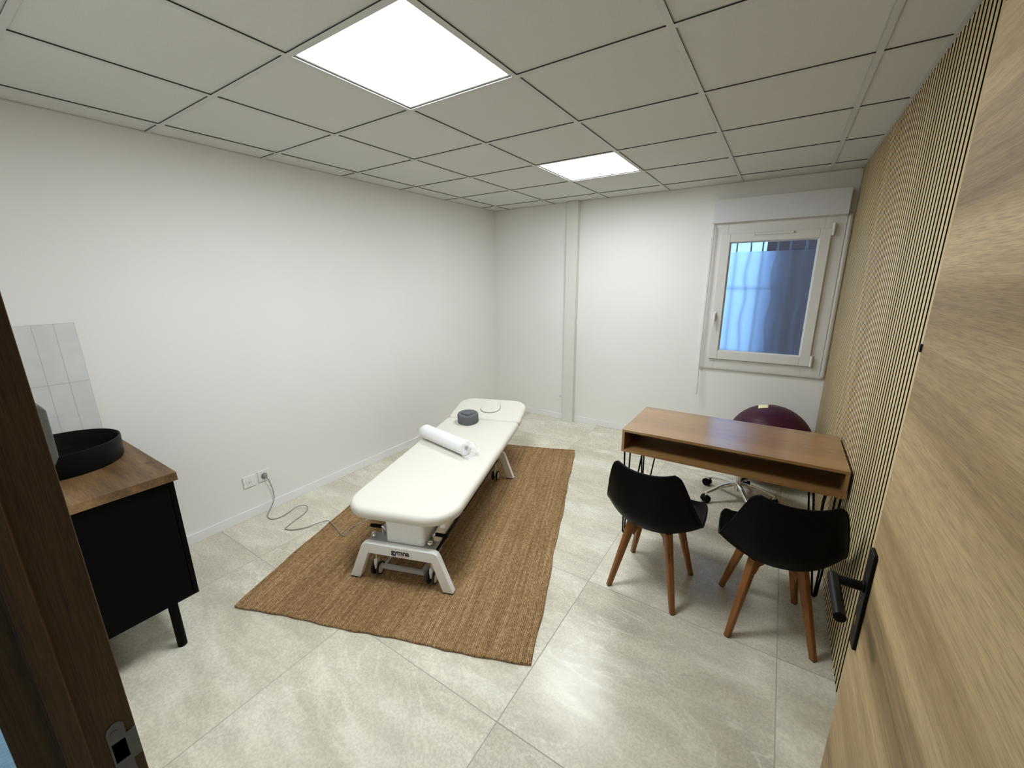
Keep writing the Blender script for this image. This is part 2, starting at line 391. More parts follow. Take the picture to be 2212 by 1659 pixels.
def B(*a):
    m = MB(); m.box(*a); return m
def spline(pts, k=8):
    """Catmull-Rom through the points"""
    P = [Vector(p) for p in pts]; out = []
    for i in range(len(P) - 1):
        a = P[max(i-1, 0)]; b = P[i]; c = P[i+1]; d = P[min(i+2, len(P)-1)]
        for j in range(k):
            t = j / k
            out.append(0.5 * ((2*b) + (c-a)*t + (2*a-5*b+4*c-d)*t*t + (3*b-a-3*c+d)*t**3))
    out.append(P[-1]); return out
def rrect(x0, x1, y0, y1, r, n=8):
    """rounded rectangle; r = one radius or (x0y0, x1y0, x1y1, x0y1)"""
    rs = r if isinstance(r, (list, tuple)) else (r,)*4
    out = []
    for (cx, cy, a0), q in zip(((x0, y0, 180), (x1, y0, 270), (x1, y1, 0), (x0, y1, 90)), rs):
        q = max(q, 0.001)
        ox = cx + q if cx == x0 else cx - q; oy = cy + q if cy == y0 else cy - q
        for i in range(n + 1):
            a = R(a0 + 90 * i / n); out.append((ox + q*math.cos(a), oy + q*math.sin(a)))
    return out
def pad(mb, x0, x1, y0, y1, r, z0, z1, er, n=8, crown=0.0, xf=None):
    """upholstered slab: rounded plan and rounded edges"""
    rs = r if isinstance(r, (list, tuple)) else (r,)*4
    def ring(i, z):
        p = rrect(x0+i, x1-i, y0+i, y1-i, [max(q - i, 0.004) for q in rs], n)
        q = [Vector((a, b, z)) for a, b in p]
        return [xf @ v for v in q] if xf is not None else q
    R_ = []
    K = 6
    for k in range(K + 1):
        a = (PI/2) * k / K; R_.append(ring(er*(1-math.sin(a)), z0 + er*(1-math.cos(a)) ))
    for k in range(K + 1):
        a = (PI/2) * k / K; R_.append(ring(er*(1-math.cos(a)), z1 - er*(1-math.sin(a))))
    if crown:
        for f in (0.03, 0.08, 0.15): R_.append(ring(er + f, z1 + crown*(1 - (1 - f/0.15)**2)))
    return mb.rings(R_)

def thing(name, label, cat, loc=(0,0,0), rz=0.0, group=None):
    o = bpy.data.objects.new(name, None); COL.objects.link(o)
    o.empty_display_size = 0.1
    o.location = loc; o.rotation_euler = (0, 0, rz); o['label'] = label; o['category'] = cat
    if group: o['group'] = group
    return o
def tag(o, label, cat, group=None):
    o['label'] = label; o['category'] = cat
    if group: o['group'] = group
    return o
def struct(o, label=None, cat=None):
    o['kind'] = 'structure'
    if label: o['label'] = label
    if cat: o['category'] = cat
    return o

# ================================================================== SETTING
struct(B(-1.6, 4.3, -2.6, YB + 0.12, -0.10, 0.0).build('floor', M['floor'], smooth=False), 'beige travertine-look floor of large square tiles', 'floor')
struct(B(-0.12, 0.0, YF - 0.10, YB + 0.12, 0.0, H + 0.1).build('wall_left', M['wall'], smooth=False), 'long white wall behind the treatment table', 'wall')
# back wall with the window opening
WX0, WX1, WZ0, WZ1 = 2.53, 3.25, 0.94, 2.00
w = MB()
w.box(0, WX0, YB, YB+0.12, 0, H+0.1); w.box(WX1, XR, YB, YB+0.12, 0, H+0.1)
w.box(WX0, WX1, YB, YB+0.12, 0, WZ0); w.box(WX0, WX1, YB, YB+0.12, WZ1, H+0.1)
struct(w.build('wall_back', M['wall'], smooth=False), 'white end wall with the small window', 'wall')
wr = struct(B(XR, XR+0.12, YF - 0.10, YB + 0.12, 0.0, H + 0.1).build('wall_right', M['wall'], smooth=False), 'right wall clad in vertical oak slats', 'wall')
# front wall with door opening
JL, JR = 2.265, 3.30
w = MB()
w.box(0, JL, YF-0.10, YF, 0, H+0.1); w.box(JR, XR, YF-0.10, YF, 0, H+0.1); w.box(JL, JR, YF-0.10, YF, 2.10, H+0.1)
struct(w.build('wall_front', M['wall'], smooth=False), 'white door wall', 'wall')
# corridor outside the door; unseen end wall opening added to let blue daylight in
w = MB()
w.box(-1.6, 4.2, -2.72, -2.6, 0, H+0.1); w.box(-1.7, -1.6, -2.72, YF+0.02, 2.1, H+0.1); w.box(-1.7, -1.6, -2.72, -2.5, 0, 2.1); w.box(-1.7, -1.6, -1.12, YF+0.02, 0, 2.1); w.box(4.2, 4.3, -2.6, YF-0.10, 0, H+0.1)
w.box(-1.6, -0.12, YF-0.10, YF+0.02, 0, H+0.1); w.box(XR+0.12, 4.3, YF-0.10, YF+0.02, 0, H+0.1)
struct(w.build('wall_corridor', M['wall'], smooth=False), 'white corridor walls outside the door', 'wall')
struct(B(-1.6, 4.3, -2.6, YF-0.10, H, H+0.08).build('ceiling_corridor', M['wall'], smooth=False), 'corridor ceiling', 'ceiling')

# ceiling: boards, T-bars, edge angle
GX = [0.206 + 0.6*i for i in range(0, 6)]
GY = [0.6*j for j in range(-1, 6)]
ce = MB()
xs = [0.0] + GX + [XR]; ys = [YF] + GY + [YB]
LIGHTS = {(3, 2), (3, 5)}       # cells (in xs/ys index) that hold a lamp
for i in range(len(xs)-1):
    for j in range(len(ys)-1):
        if (i, j) in LIGHTS: continue
        ce.box(xs[i]+0.006, xs[i+1]-0.006, ys[j]+0.006, ys[j+1]-0.006, H, H+0.018)
ceil = struct(ce.build('ceiling', M['tile_ceiling'], smooth=False, bevel=0.002, seg=1), 'suspended ceiling of square white boards in a thin grid', 'ceiling')
struct(B(-0.12, XR+0.12, YF-0.1, YB+0.12, H+0.09, H+0.12).build('ceiling_slab', M['wall'], ceil, smooth=False))
tb = MB()
for x in GX: tb.box(x-0.0115, x+0.0115, YF, YB, H-0.0058, H-0.0046)
for y in GY:
    for i in range(len(xs)-1):
        a = xs[i] + (0.0115 if i else 0); b = xs[i+1] - (0.0115 if i < len(xs)-2 else 0)
        tb.box(a, b, y-0.0115, y+0.0115, H-0.0058, H-0.0046)
tb.build('ceiling_grid', M['tbar'], ceil, smooth=False)
tw = MB()
for x in GX: tw.box(x-0.0105, x+0.0105, YF, YB, H-0.0047, H+0.03)
for y in GY: tw.box(0, XR, y-0.0105, y+0.0105, H-0.0047, H+0.029)
tw.build('grid_web_shade', M['gapdark'], ceil, smooth=False)  # web coloured dark to paint the shadow gap above each T-bar
ea = MB()
ea.box(0, 0.016, YF, YB, H-0.004, H-0.001); ea.box(0, XR, YB-0.016, YB, H-0.004, H-0.001); ea.box(XS-0.014, XR, YF, YB, H-0.004, H-0.001); ea.box(0, XR, YF, YF+0.016, H-0.004, H-0.001)
ea.build('edge_angle', M['tbar'], ceil, smooth=False)

# baseboards
def baseboard(name, segs, label):
    m = MB()
    for s_ in segs: m.box(*s_)
    return struct(m.build(name, M['trimwhite'], smooth=False, bevel=0.002), label, 'baseboard')
baseboard('baseboard_left', [(0, 0.012, -0.44, 1.1235, 0, 0.066), (0, 0.012, 1.125, YB, 0, 0.066)], 'white baseboard along the long left wall')
baseboard('baseboard_back', [(0.0125, 0.984, YB-0.012, YB, 0, 0.069), (1.114, 3.405, YB-0.012, YB, 0, 0.069)], 'white baseboard along the window wall')
struct(B(0.984, 1.113, YB-0.072, YB, 0, H-0.002).build('trim_1', M['casing'], smooth=False, bevel=0.004), 'cream boxed pipe casing running from floor to ceiling', 'trim')

# oak slat panels on the right wall
pitch = 0.0414; per = 15; y = YB - 0.004; k = 0
while y - pitch*per > YF - 0.3:
    y1 = y; y0 = max(y - pitch*per, YF + 0.002)
    m = MB()
    m.mi = 1; m.box(XS+0.010, XR, y0, y1, 0.004, H-0.006)
    for q in range(per):
        b1 = y1 - q*pitch - 0.0078; b0 = b1 - 0.0258
        if b0 < YF + 0.004: break
        m.mi = 1; fs = m.box(XS, XS+0.0101, b0, b1, 0.004, H-0.006)
        # oak on the front face only; the MDF core is black
        for f in fs:
            if abs(f.calc_center_median().x - XS) < 1e-5: f.material_index = 0
    m.build('slat_panel', [M['oak_slat'], M['gapdark_black'] if 'gapdark_black' in M else M['black_lacquer']], wr, smooth=False)
    y = y0; k += 1
    if y0 <= YF + 0.003: break

# ------------------------------------------------------------------ door frame and door
fr = MB()
# left jamb: rebate, stop, outer band (plan polygon)
fr.prism([(JL, -0.929), (2.313, -0.929), (2.313, -0.9768), (2.326, -0.9768), (2.326, -0.9975), (2.305, -0.9975), (2.305, -1.032), (JL, -1.032)], (0, 0, 0), (1, 0, 0), (0, 1, 0), (0, 0, 2.10))
fr.prism([(JR, -0.929), (3.245, -0.929), (3.245, -0.9768), (3.232, -0.9768), (3.232, -0.9975), (3.253, -0.9975), (3.253, -1.032), (JR, -1.032)], (0, 0, 0), (1, 0, 0), (0, 1, 0), (0, 0, 2.10))
fr.prism([(-0.929, 2.10), (-0.929, 2.046), (-0.9768, 2.046), (-0.9768, 2.033), (-0.9975, 2.033), (-0.9975, 2.054), (-1.032, 2.054), (-1.032, 2.10)], (2.305, 0, 0), (0, 1, 0), (0, 0, 1), (0.948, 0, 0))
frame = struct(fr.build('trim_2', M['oak_jamb'], smooth=False, bevel=0.0015), 'dark wooden door frame at the left edge', 'door frame')
# strike plate: plate with a square hole and a lip running to the room-side edge
sp = MB(); xa, xb = 2.3125, 2.3147
ya, yb, za, zb = -0.9590, -0.9398, 0.930, 1.052
hy0, hy1, hz0, hz1 = -0.9568, -0.9420, 0.9862, 1.0200
sp.prism([(ya, hz1), (yb, hz1), (yb, zb-0.006), (yb-0.004, zb-0.001), (yb-0.009, zb), (ya+0.009, zb), (ya+0.003, zb-0.004), (ya, zb-0.011)], (xa, 0, 0), (0, 1, 0), (0, 0, 1), (xb-xa, 0, 0))
sp.prism([(ya, za+0.008), (ya+0.008, za), (yb-0.008, za), (yb, za+0.008), (yb, hz0), (ya, hz0)], (xa, 0, 0), (0, 1, 0), (0, 0, 1), (xb-xa, 0, 0))
sp.box(xa, xb, ya, hy0, hz0, hz1); sp.box(xa, xb, hy1, yb, hz0, hz1)
sp.box(xa, xb, yb, -0.9294, 0.978, 1.0265)
sp.cyl((xb-0.0005, -0.9506, 0.945), (xb+0.0008, -0.9506, 0.945), 0.0042, n=16)
sp.cyl((xb-0.0005, -0.9506, 1.037), (xb+0.0008, -0.9506, 1.037), 0.0042, n=16)
spo = sp.build('strike_plate', M['zinc'], frame, smooth=False); spo['label'] = 'grey metal strike plate'
hl = B(xa, xa+0.0005, hy0, hy1, hz0, hz1); hl.build('latch_hole', M['gapdark'], frame, smooth=False)

# door leaf, standing open beside the slats
dm = MB(); dm.box(3.243, 3.283, -0.925, 0.0, 0.008, 2.04)
door = struct(dm.build('door_1', M['oak_door'], smooth=False, bevel=0.0015), 'pale oak door leaf standing open on the right', 'door')
pf = 3.2365
hp = MB(); hp.prism(rrect(-0.0505, -0.0115, 0.893, 1.120, 0.006, 4), (pf, 0, 0), (0, 1, 0), (0, 0, 1), (3.2432-pf, 0, 0))
plate = hp.build('handle_plate', M['black_metal'], door, bevel=0.0012)
lv = MB()
lv.cyl((pf+0.001, -0.031, 1.036), (pf-0.004, -0.031, 1.036), 0.0125)
nk = [(pf, -0.031, 1.036), (3.196, -0.031, 1.036), (3.190, -0.033, 1.036), (3.187, -0.038, 1.036)]
lv.tube([(pf, -0.031, 1.036), (3.187, -0.031, 1.036)], 0.0098, 20)
lv.tube([(3.187, -0.021, 1.036), (3.187, -0.155, 1.036)], 0.0105, 20)
lv.build('lever', M['black_metal'], plate, bevel=0.001)
kc = MB(); kc.prism([(0.0048*math.cos(a), 0.0048*math.sin(a) + 0.006) for a in [R(-30 + 24*i) for i in range(11)]] + [(-0.003, -0.012), (0.003, -0.012)], (pf+0.0005, -0.031, 0.955), (0, 1, 0), (0, 0, 1), (-0.0022, 0, 0))
ko = kc.build('key_cylinder', M['brass'], plate, smooth=False); ko['label'] = 'brass key cylinder'
m = MB(); m.box(3.2395, 3.2440, -0.006, 0.0015, 1.516, 1.530); m.build('rubber_stop', M['rubber'], door, smooth=False)
for z in (0.25, 1.0, 1.8):
    hm = MB(); hm.cyl((3.2370, -0.927, z-0.045), (3.2370, -0.927, z+0.045), 0.0065, n=16)
    hm.build('hinge', M['zinc'], door)

# ------------------------------------------------------------------ window
win = MB()
yf = 3.252
def ringframe(m, x0, x1, z0, z1, ix0, ix1, iz0, iz1, y0, y1):
    m.box(x0, ix0, y0, y1, z0, z1); m.box(ix1, x1, y0, y1, z0, z1)
    m.box(ix0, ix1, y0, y1, z0, iz0); m.box(ix0, ix1, y0, y1, iz1, z1)
ringframe(win, 2.411, 3.370, 0.820, 2.125, 2.545, 3.235, 0.95, 1.985, yf, YB)
wn = struct(win.build('window_1', M['pvc'], smooth=False, bevel=0.003), 'white tilting window with roller shutter box', 'window')
# rounded moulding around the frame
mo = MB()
def halfround(m, p0, p1, r):
    m.cyl(p0, p1, r, n=20)
mo.cyl((3.385, YB-0.006, 0.815), (3.385, YB-0.006, 2.120), 0.021, n=20)
mo.cyl((2.412, YB-0.006, 0.818), (3.392, YB-0.006, 0.818), 0.021, n=20)
mo.cyl((2.417, YB-0.004, 0.815), (2.417, YB-0.004, 2.120), 0.013, n=20)
mo.build('outer_moulding', M['pvc'], wn, bevel=0.0)
sa = MB(); sy0, sy1 = 3.226, 3.262
ringframe(sa, 2.4955, 3.2820, 0.908, 2.021, 2.572, 3.211, 0.984, 1.952, sy0, sy1)
sash = sa.build('sash', M['pvc'], wn, smooth=False, bevel=0.004, seg=3)
gb = MB()   # glazing bead: sloped inner lip
bx0, bx1, bz0, bz1 = 2.572, 3.211, 0.984, 1.952
for a, b_ in (((bx0, bz0), (bx1, bz0)), ((bx1, bz0), (bx1, bz1)), ((bx1, bz1), (bx0, bz1)), ((bx0, bz1), (bx0, bz0))):
    def ins(p, d):
        return (p[0] + (d if p[0] == bx0 else -d), p[1] + (d if p[1] == bz0 else -d))
    a2, b2 = ins(a, 0.010), ins(b_, 0.010)
    gb.hexa([(a[0], sy0+0.004, a[1]), (b_[0], sy0+0.004, b_[1]), (b2[0], sy0+0.022, b2[1]), (a2[0], sy0+0.022, a2[1])],
            [(a[0], sy1, a[1]), (b_[0], sy1, b_[1]), (b2[0], sy1, b2[1]), (a2[0], sy1, a2[1])])
gb.build('glazing_bead', M['pvc'], sash, smooth=False)
ZF = 1.868
B(2.575, 3.208, 3.254, 3.258, 0.987, 1.949).build('pane', M['glass'], sash, smooth=False)
fo = B(2.583, 3.200, 3.2492, 3.2500, 0.995, ZF).build('frosted_film', M['film'], sash, smooth=False)
fo['label'] = 'frosted film over the lower glass'
va = MB(); va.box(2.752, 3.030, 3.216, 3.2265, 2.000, 2.018); va.cyl((2.748, 3.221, 2.009), (2.760, 3.221, 2.009), 0.010, n=16); va.cyl((3.022, 3.221, 2.009), (3.034, 3.221, 2.009), 0.010, n=16)
va.build('air_vent', M['pvc'], sash, bevel=0.003)
ha = MB(); ha.box(2.503, 2.527, 3.213, 3.2265, 1.268, 1.345); ha.cyl((2.515, 3.213, 1.325), (2.515, 3.185, 1.325), 0.009, n=16)
ha.hexa([(2.505, 3.180, 1.335), (2.525, 3.180, 1.335), (2.525, 3.196, 1.335), (2.505, 3.196, 1.335)], [(2.508, 3.176, 1.215), (2.521, 3.176, 1.215), (2.521, 3.187, 1.215), (2.508, 3.187, 1.215)])
ha.build('handle', M['plastic_white'], sash, bevel=0.003)
for z0 in (0.905, 1.965):
    hg = MB(); hg.cyl((3.293, 3.226, z0), (3.293, 3.226, z0+0.095), 0.0095, n=16); hg.box(3.281, 3.293, 3.226, 3.236, z0+0.005, z0+0.09)
    hg.build('hinge', M['pvc'], wn)
bx = MB(); bx.box(2.414, 3.366, 3.205, YB, 2.116, 2.303)
box_ = bx.build('shutter_box', M['pvcbox'], wn, smooth=False, bevel=0.003)
bl = MB(); bl.box(2.414, 3.366, 3.2035, 3.2055, 2.298, 2.306); bl.build('box_lid', M['pvc'], box_, smooth=False)
cr = MB()
cr.tube([(2.430, 3.232, 2.118), (2.430, 3.226, 2.095), (2.432, 3.215, 2.075)], 0.0055, 10)
cr.tube([(2.432, 3.213, 2.085), (2.431, 3.208, 2.07), (2.431, 3.212, 2.055)], 0.008, 10)
cr.tube([(2.432, 3.213, 2.07), (2.427, 3.206, 0.82)], 0.0058, 10)
cr.tube([(2.427, 3.206, 0.83), (2.427, 3.206, 0.80)], 0.0085, 10)
cr.tube([(2.427, 3.206, 0.80), (2.433, 3.200, 0.66)], 0.0048, 10)
cr.tube([(2.433, 3.200, 0.668), (2.434, 3.199, 0.652)], 0.0075, 10)
cr.tube([(2.433, 3.200, 0.66), (2.432, 3.196, 0.545)], 0.0060, 10)
cr.build('crank_rod', M['pvc'], wn)

# outside the window: paving, white rendered wall, brick wall, grille
struct(B(0.5, 6.0, YB+0.12, 7.0, -0.3, -0.2).build('ground_outside', M['paving'], smooth=False), 'pale paving outside the window', 'ground')
struct(B(0.3, 2.80, 4.62, 4.80, -0.2, 3.4).build('wall_outside', M['render_wall'], smooth=False), 'white rendered wall outside the window', 'wall')
struct(B(2.80, 2.905, 4.56, 4.74, -0.2, 1.92).build('trim_outside', M['lav_return'], smooth=False), 'grey-lavender wall return outside the window', 'trim')  # narrow wall return, its lower part coloured grey-lavender
struct(B(2.80, 5.0, 4.76, 4.95, -0.2, 3.2).build('wall_brick', M['brown_wall'], smooth=False), 'dark brick wall outside the window', 'wall')
gr = MB()
for i in range(8):
    x = 2.50 + i*0.105
    pts = [(x + (0.012*math.sin(z*14) if i % 2 == 0 else 0), 3.52, z) for z in [0.85 + 0.04*q for q in range(31)]]
    gr.tube(pts, 0.007, 8)
for z in (0.95, 1.55, 2.02): gr.tube([(2.42, 3.52, z), (3.34, 3.52, z)], 0.006, 8)
for x in (2.42, 3.34):
    gr.tube([(x, 3.40, 0.95), (x, 3.52, 0.95)], 0.006, 8); gr.tube([(x, 3.40, 2.02), (x, 3.52, 2.02)], 0.006, 8)
    gr.tube([(x, 3.52, 0.85), (x, 3.52, 2.05)], 0.007, 8)
tag(gr.build('window_grille', M['grille']), 'wrought iron grille of wavy bars outside the window', 'window grille')

# ------------------------------------------------------------------ ceiling lamps
def lamp(i, j, label, led):
    x0, x1 = GX[i], GX[i+1]; y0, y1 = 0.6*j, 0.6*(j+1)
    t = thing('ceiling_light', label, 'ceiling light', ((x0+x1)/2, (y0+y1)/2, H), 0, 'square panel lights in the ceiling')
    a, b_ = 0.2925, 0.2775
    m = MB(); ringframe(m, -a, a, -a, a, -b_, b_, -b_, b_, -0.0, 0.012)
    # ringframe works in x/z; turn it flat
    o = m.build('frame', M['tbar'], t, smooth=False, rot=(R(90), 0, 0), loc=(0, 0, 0.0))
    d = MB(); d.prism(rrect(-b_, b_, -b_, b_, 0.008, 4), (0, 0, 0.003), (1, 0, 0), (0, 1, 0), (0, 0, 0.006))
    d.build('diffuser', led, t, smooth=False)
    h = MB(); h.box(-a, a, -a, a, 0.011, 0.016); h.build('housing', M['tbar'], t, smooth=False)
    return t
lamp(2, 0, 'lit square ceiling panel nearest the door, the larger bright one', M['led'])
lamp(2, 3, 'lit square ceiling panel farther off, towards the window wall', M['led_far'])

# ================================================================== VANITY
van = thing('vanity_unit', 'black washbasin cabinet with oak worktop behind the door frame', 'washbasin cabinet', (0, 0, 0))
CT, CB = 0.850, 0.812
m = MB(); m.box(0.002, 0.900, YF+0.002, -0.442, CB, CT); m.build('worktop', M['counter'], van, smooth=False, bevel=0.0015)['label'] = 'oak worktop with dark knots'
m = MB(); x0, x1, y0, y1, z0, z1 = 0.004, 0.884, YF+0.004, -0.455, 0.232, CB
m.box(x0, x1, y1-0.018, y1, z0, z1); m.box(x0, x1, y0, y0+0.018, z0, z1); m.box(x0, x0+0.012, y0+0.018, y1-0.018, z0, z1)
m.box(x0+0.012, x1, y0+0.018, y1-0.018, z0, z0+0.018); m.box(x0+0.012, x1, y0+0.018, y1-0.018, z1-0.018, z1)
m.build('body', M['black_lacquer'], van, smooth=False, bevel=0.001)
m = MB(); m.box(x1-0.019, x1-0.001, y0+0.020, y1-0.0205, z0+0.0, z1-0.004)
m.build('door', M['black_lacquer'], van, smooth=False, bevel=0.0015)
for lx in (0.862, 0.06):
    for ly in (-0.553, YF+0.07):
        lg = MB(); lg.cyl((lx, ly, 0.0), (lx, ly, 0.232), 0.0185, n=24); lg.build('leg', M['black_lacquer'], van, bevel=0.002)
bs = MB(); c0 = (0.395, -0.690, CT)
bs.lathe([(0.001, 0.0), (0.190, 0.0), (0.1965, 0.004), (0.200, 0.012), (0.203, 0.098), (0.2025, 0.104), (0.200, 0.106), (0.1965, 0.105), (0.1945, 0.101), (0.190, 0.045), (0.182, 0.026), (0.16, 0.018), (0.03, 0.012), (0.001, 0.011)], c0, 64)
basin = tag(bs.build('washbasin', M['black_ceramic']), 'round matt black countertop basin on the oak worktop', 'washbasin')
dr = MB(); dr.lathe([(0.001, 0.0185), (0.020, 0.0175), (0.024, 0.014), (0.024, 0.0125)], c0, 24); dr.build('drain', M['black_metal'], basin)
# backsplash
tag(B(0.0005, 0.009, YF+0.003, -0.470, CT+0.002, 1.457).build('tile_splashback', M['splash'], smooth=False), 'light grey tile splashback on the wall behind the basin', 'splashback')
# dispenser on the door wall, only its edge shows
dp = thing('wall_dispenser', 'grey wall dispenser whose edge shows past the door frame above the basin', 'dispenser', (0.80, YF, 1.12))
m = MB(); m.prism([(0.0, -0.13), (0.160, -0.122), (0.176, -0.09), (0.179, 0.09), (0.162, 0.118), (0.0, 0.13)], (-0.06, 0.001, 0), (0, 1, 0), (0, 0, 1), (0.12, 0, 0))
m.build('housing', M['dark_grey'], dp, smooth=False, bevel=0.006)

# ------------------------------------------------------------------ sockets
def socket(loc, rz, label, kind, group):
    t = thing('wall_outlet', label, 'wall outlet', loc, rz, group)
    m = MB(); m.prism(rrect(-0.0405, 0.0405, -0.0405, 0.0405, 0.003, 3), (0, -0.0095, 0), (1, 0, 0), (0, 0, 1), (0, 0.0095, 0)); m.build('cover_plate', M['plastic_white'], t, smooth=False, bevel=0.0015)
    if kind == 'data':
        m = MB(); m.box(-0.0225, 0.0225, -0.0115, -0.009, -0.0225, 0.0225); ins_ = m.build('insert', M['plastic_white'], t, smooth=False, bevel=0.001)
        m = MB()
        for a in (-0.0085, 0.0075): m.box(a, a+0.001, -0.0121, -0.0114, -0.010, 0.006)
        m.box(-0.0085, 0.0085, -0.0121, -0.0114, -0.011, -0.010); m.box(-0.0045, 0.0045, -0.0121, -0.0114, -0.003, -0.002); m.box(-0.001, 0.001, -0.0121, -0.0114, 0.0115, 0.0135)
        m.build('port_mark', M['gapdark'], ins_, smooth=False)
    elif kind == 'plugged':
        m = MB(); m.box(-0.0265, 0.0265, -0.0108, -0.009, -0.0265, 0.0265); m.build('insert', M['plastic_white'], t, smooth=False, bevel=0.001)
        m = MB(); m.cyl((0, -0.0118, 0), (0, -0.009, 0), 0.0205, n=32); m.build('socket_well', M['gapdark'], t)
    else:
        m = MB(); m.box(-0.0225, 0.0225, -0.0115, -0.009, -0.0225, 0.0225); ins_ = m.build('insert', M['plastic_white'], t, smooth=False, bevel=0.001)
        m = MB(); m.cyl((0, -0.0118, 0), (0, -0.0112, 0), 0.017, n=24); m.build('socket_well', M['pvcbox'], ins_)
        m = MB()
        for a, b_ in ((-0.006, 0), (0.006, 0), (0, 0.006)): m.cyl((a, -0.0122, b_), (a, -0.0116, b_), 0.0022, n=12)
        m.build('pin_hole', M['gapdark'], ins_)
    return t
socket((0, 0.183, 0.275), R(90), 'square white data outlet beside the plugged power outlet on the long wall', 'data', None)
socket((0, 0.283, 0.278), R(90), 'square white power outlet with the grey cable plugged in', 'plugged', None)
socket((0.925, YB, 0.284), 0, 'small white power outlet beside the boxed pipe casing', 'power', None)

# ================================================================== RUG
rc = (1.154, 1.076); ra = R(19.9)
rg = MB(); nx, ny = 40, 60; hx, hy = 0.789, 1.1885
def edge_wob(u, v):
    x = hx*u; yv = hy*v
    x += 0.004*math.sin(9*v + 1.0)*abs(u)**6*(1 if u > 0 else -1) + 0.003*math.sin(23*v)*abs(u)**8
    yv += 0.004*math.sin(8*u)*abs(v)**6 + 0.0025*math.sin(31*u + 2)*abs(v)**8
    return x, yv
top = []
for j in range(ny+1):
    row = []
    for i in range(nx+1):
        u, v = -1 + 2*i/nx, -1 + 2*j/ny
        x, yv = edge_wob(u, v); z = 0.0095 + 0.0008*math.sin(x*7+yv*5)
        e = max(abs(u), abs(v))
        if e > 0.995: z = 0.006
        row.append(rg.bm.verts.new((x, yv, z)))
    top.append(row)
bot = [[None]*(nx+1) for _ in range(ny+1)]
for j in range(ny): 
    for i in range(nx): rg.bm.faces.new((top[j][i], top[j][i+1], top[j+1][i+1], top[j+1][i]))
per = [(0, i) for i in range(nx)] + [(j, nx) for j in range(ny)] + [(ny, nx-i) for i in range(nx)] + [(ny-j, 0) for j in range(ny)]
lo = [rg.bm.verts.new((top[j][i].co.x, top[j][i].co.y, 0.0005)) for j, i in per]
for q in range(len(per)):
    j, i = per[q]; j2, i2 = per[(q+1) % len(per)]
    rg.bm.faces.new((top[j][i], lo[q], lo[(q+1) % len(per)], top[j2][i2]))
rg.bm.faces.new(lo)
rug = thing('jute_rug', 'brown woven jute rug lying under the treatment table', 'rug', (rc[0], rc[1], 0), ra)
rg.build('pile', M['jute'], rug, ang=60)
eb = MB()
pts = []
for q in range(0, 161):
    s_ = q/160*4; sd = int(s_) % 4; f = s_ - int(s_)
    u, v = ((-1 + 2*f, -1), (1, -1 + 2*f), (1 - 2*f, 1), (-1, 1 - 2*f))[sd]
    x, yv = edge_wob(u, v); pts.append((x*0.9985, yv*0.999, 0.0062 + 0.0008*(q % 2)))
eb.tube(pts, [0.0056 + 0.0010*((i*7) % 3 == 0) for i in range(len(pts))], 8)
eb.build('edge_cord', M['jute'], rug, ang=60)

# ================================================================== TREATMENT TABLE
TA = R(18.9); TO = (1.44, 0.26, 0.0)
tab = thing('treatment_table', 'long cream treatment table on a white frame standing on the jute rug', 'treatment table', TO, TA)
RZ = 0.0108           # top of the rug
cw = -0.012           # centre line of the pads
ZT, ZB_ = 0.455, 0.388
m = MB(); pad(m, cw-0.333, cw+0.333, -0.008, 1.548, (0.17, 0.18, 0.035, 0.035), ZB_, ZT, 0.030, 8, 0.003)
m.build('mattress', M['cream_leather'], tab, ang=60)
tilt = Matrix.Translation((0, 1.553, ZT)) @ Matrix.Rotation(R(10.5), 4, 'X') @ Matrix.Translation((0, 0, -ZT))
m = MB(); pad(m, cw-0.333, cw+0.333, 0.002, 0.405, (0.03, 0.03, 0.14, 0.14), ZB_, ZT, 0.030, 8, 0.003, tilt)
hd = m.build('head_section', M['cream_leather'], tab, ang=60)
# breathing hole with its plug: an egg-shaped pad on a dark ring painted as groove shade
def egg(r, z, cx=0.001, cy=0.222):
    out = []
    for i in range(40):
        a = 2*PI*i/40; sx_ = 0.088*r*(1 - 0.22*math.sin(a)); out.append(tilt @ Vector((cx + sx_*math.cos(a), cy + 0.112*r*math.sin(a), z)))
    return out
m = MB(); m.rings([egg(1.05, ZT+0.0015), egg(1.05, ZT+0.0042)]); m.build('hole_groove_shade', M['gapdark'], hd)
m = MB(); m.rings([egg(1.0, ZT+0.001), egg(1.03, ZT+0.006), egg(1.02, ZT+0.011), egg(0.97, ZT+0.0145), egg(0.86, ZT+0.016), egg(0.5, ZT+0.017)]); m.build('hole_plug', M['cream_leather'], hd, ang=60)
# bearing frames under the pads
m = MB()
for a in (-0.26, 0.24): m.box(cw+a, cw+a+0.03, 0.07, 1.50, ZB_-0.032, ZB_+0.001)
for b_ in (0.22, 0.75, 1.45): m.box(cw-0.26, cw+0.27, b_, b_+0.03, ZB_-0.031, ZB_+0.0005)
m.build('top_frame', M['table_white'], tab, smooth=False, bevel=0.003)
m = MB()
for a in (-0.24, 0.22): m.box(cw+a, cw+a+0.025, 0.0, 0.34, ZB_-0.025, ZB_+0.001, tilt)
m.box(cw-0.22, cw+0.225, 0.16, 0.185, ZB_-0.024, ZB_, tilt)
m.build('head_frame', M['table_white'], hd, smooth=False, bevel=0.003)
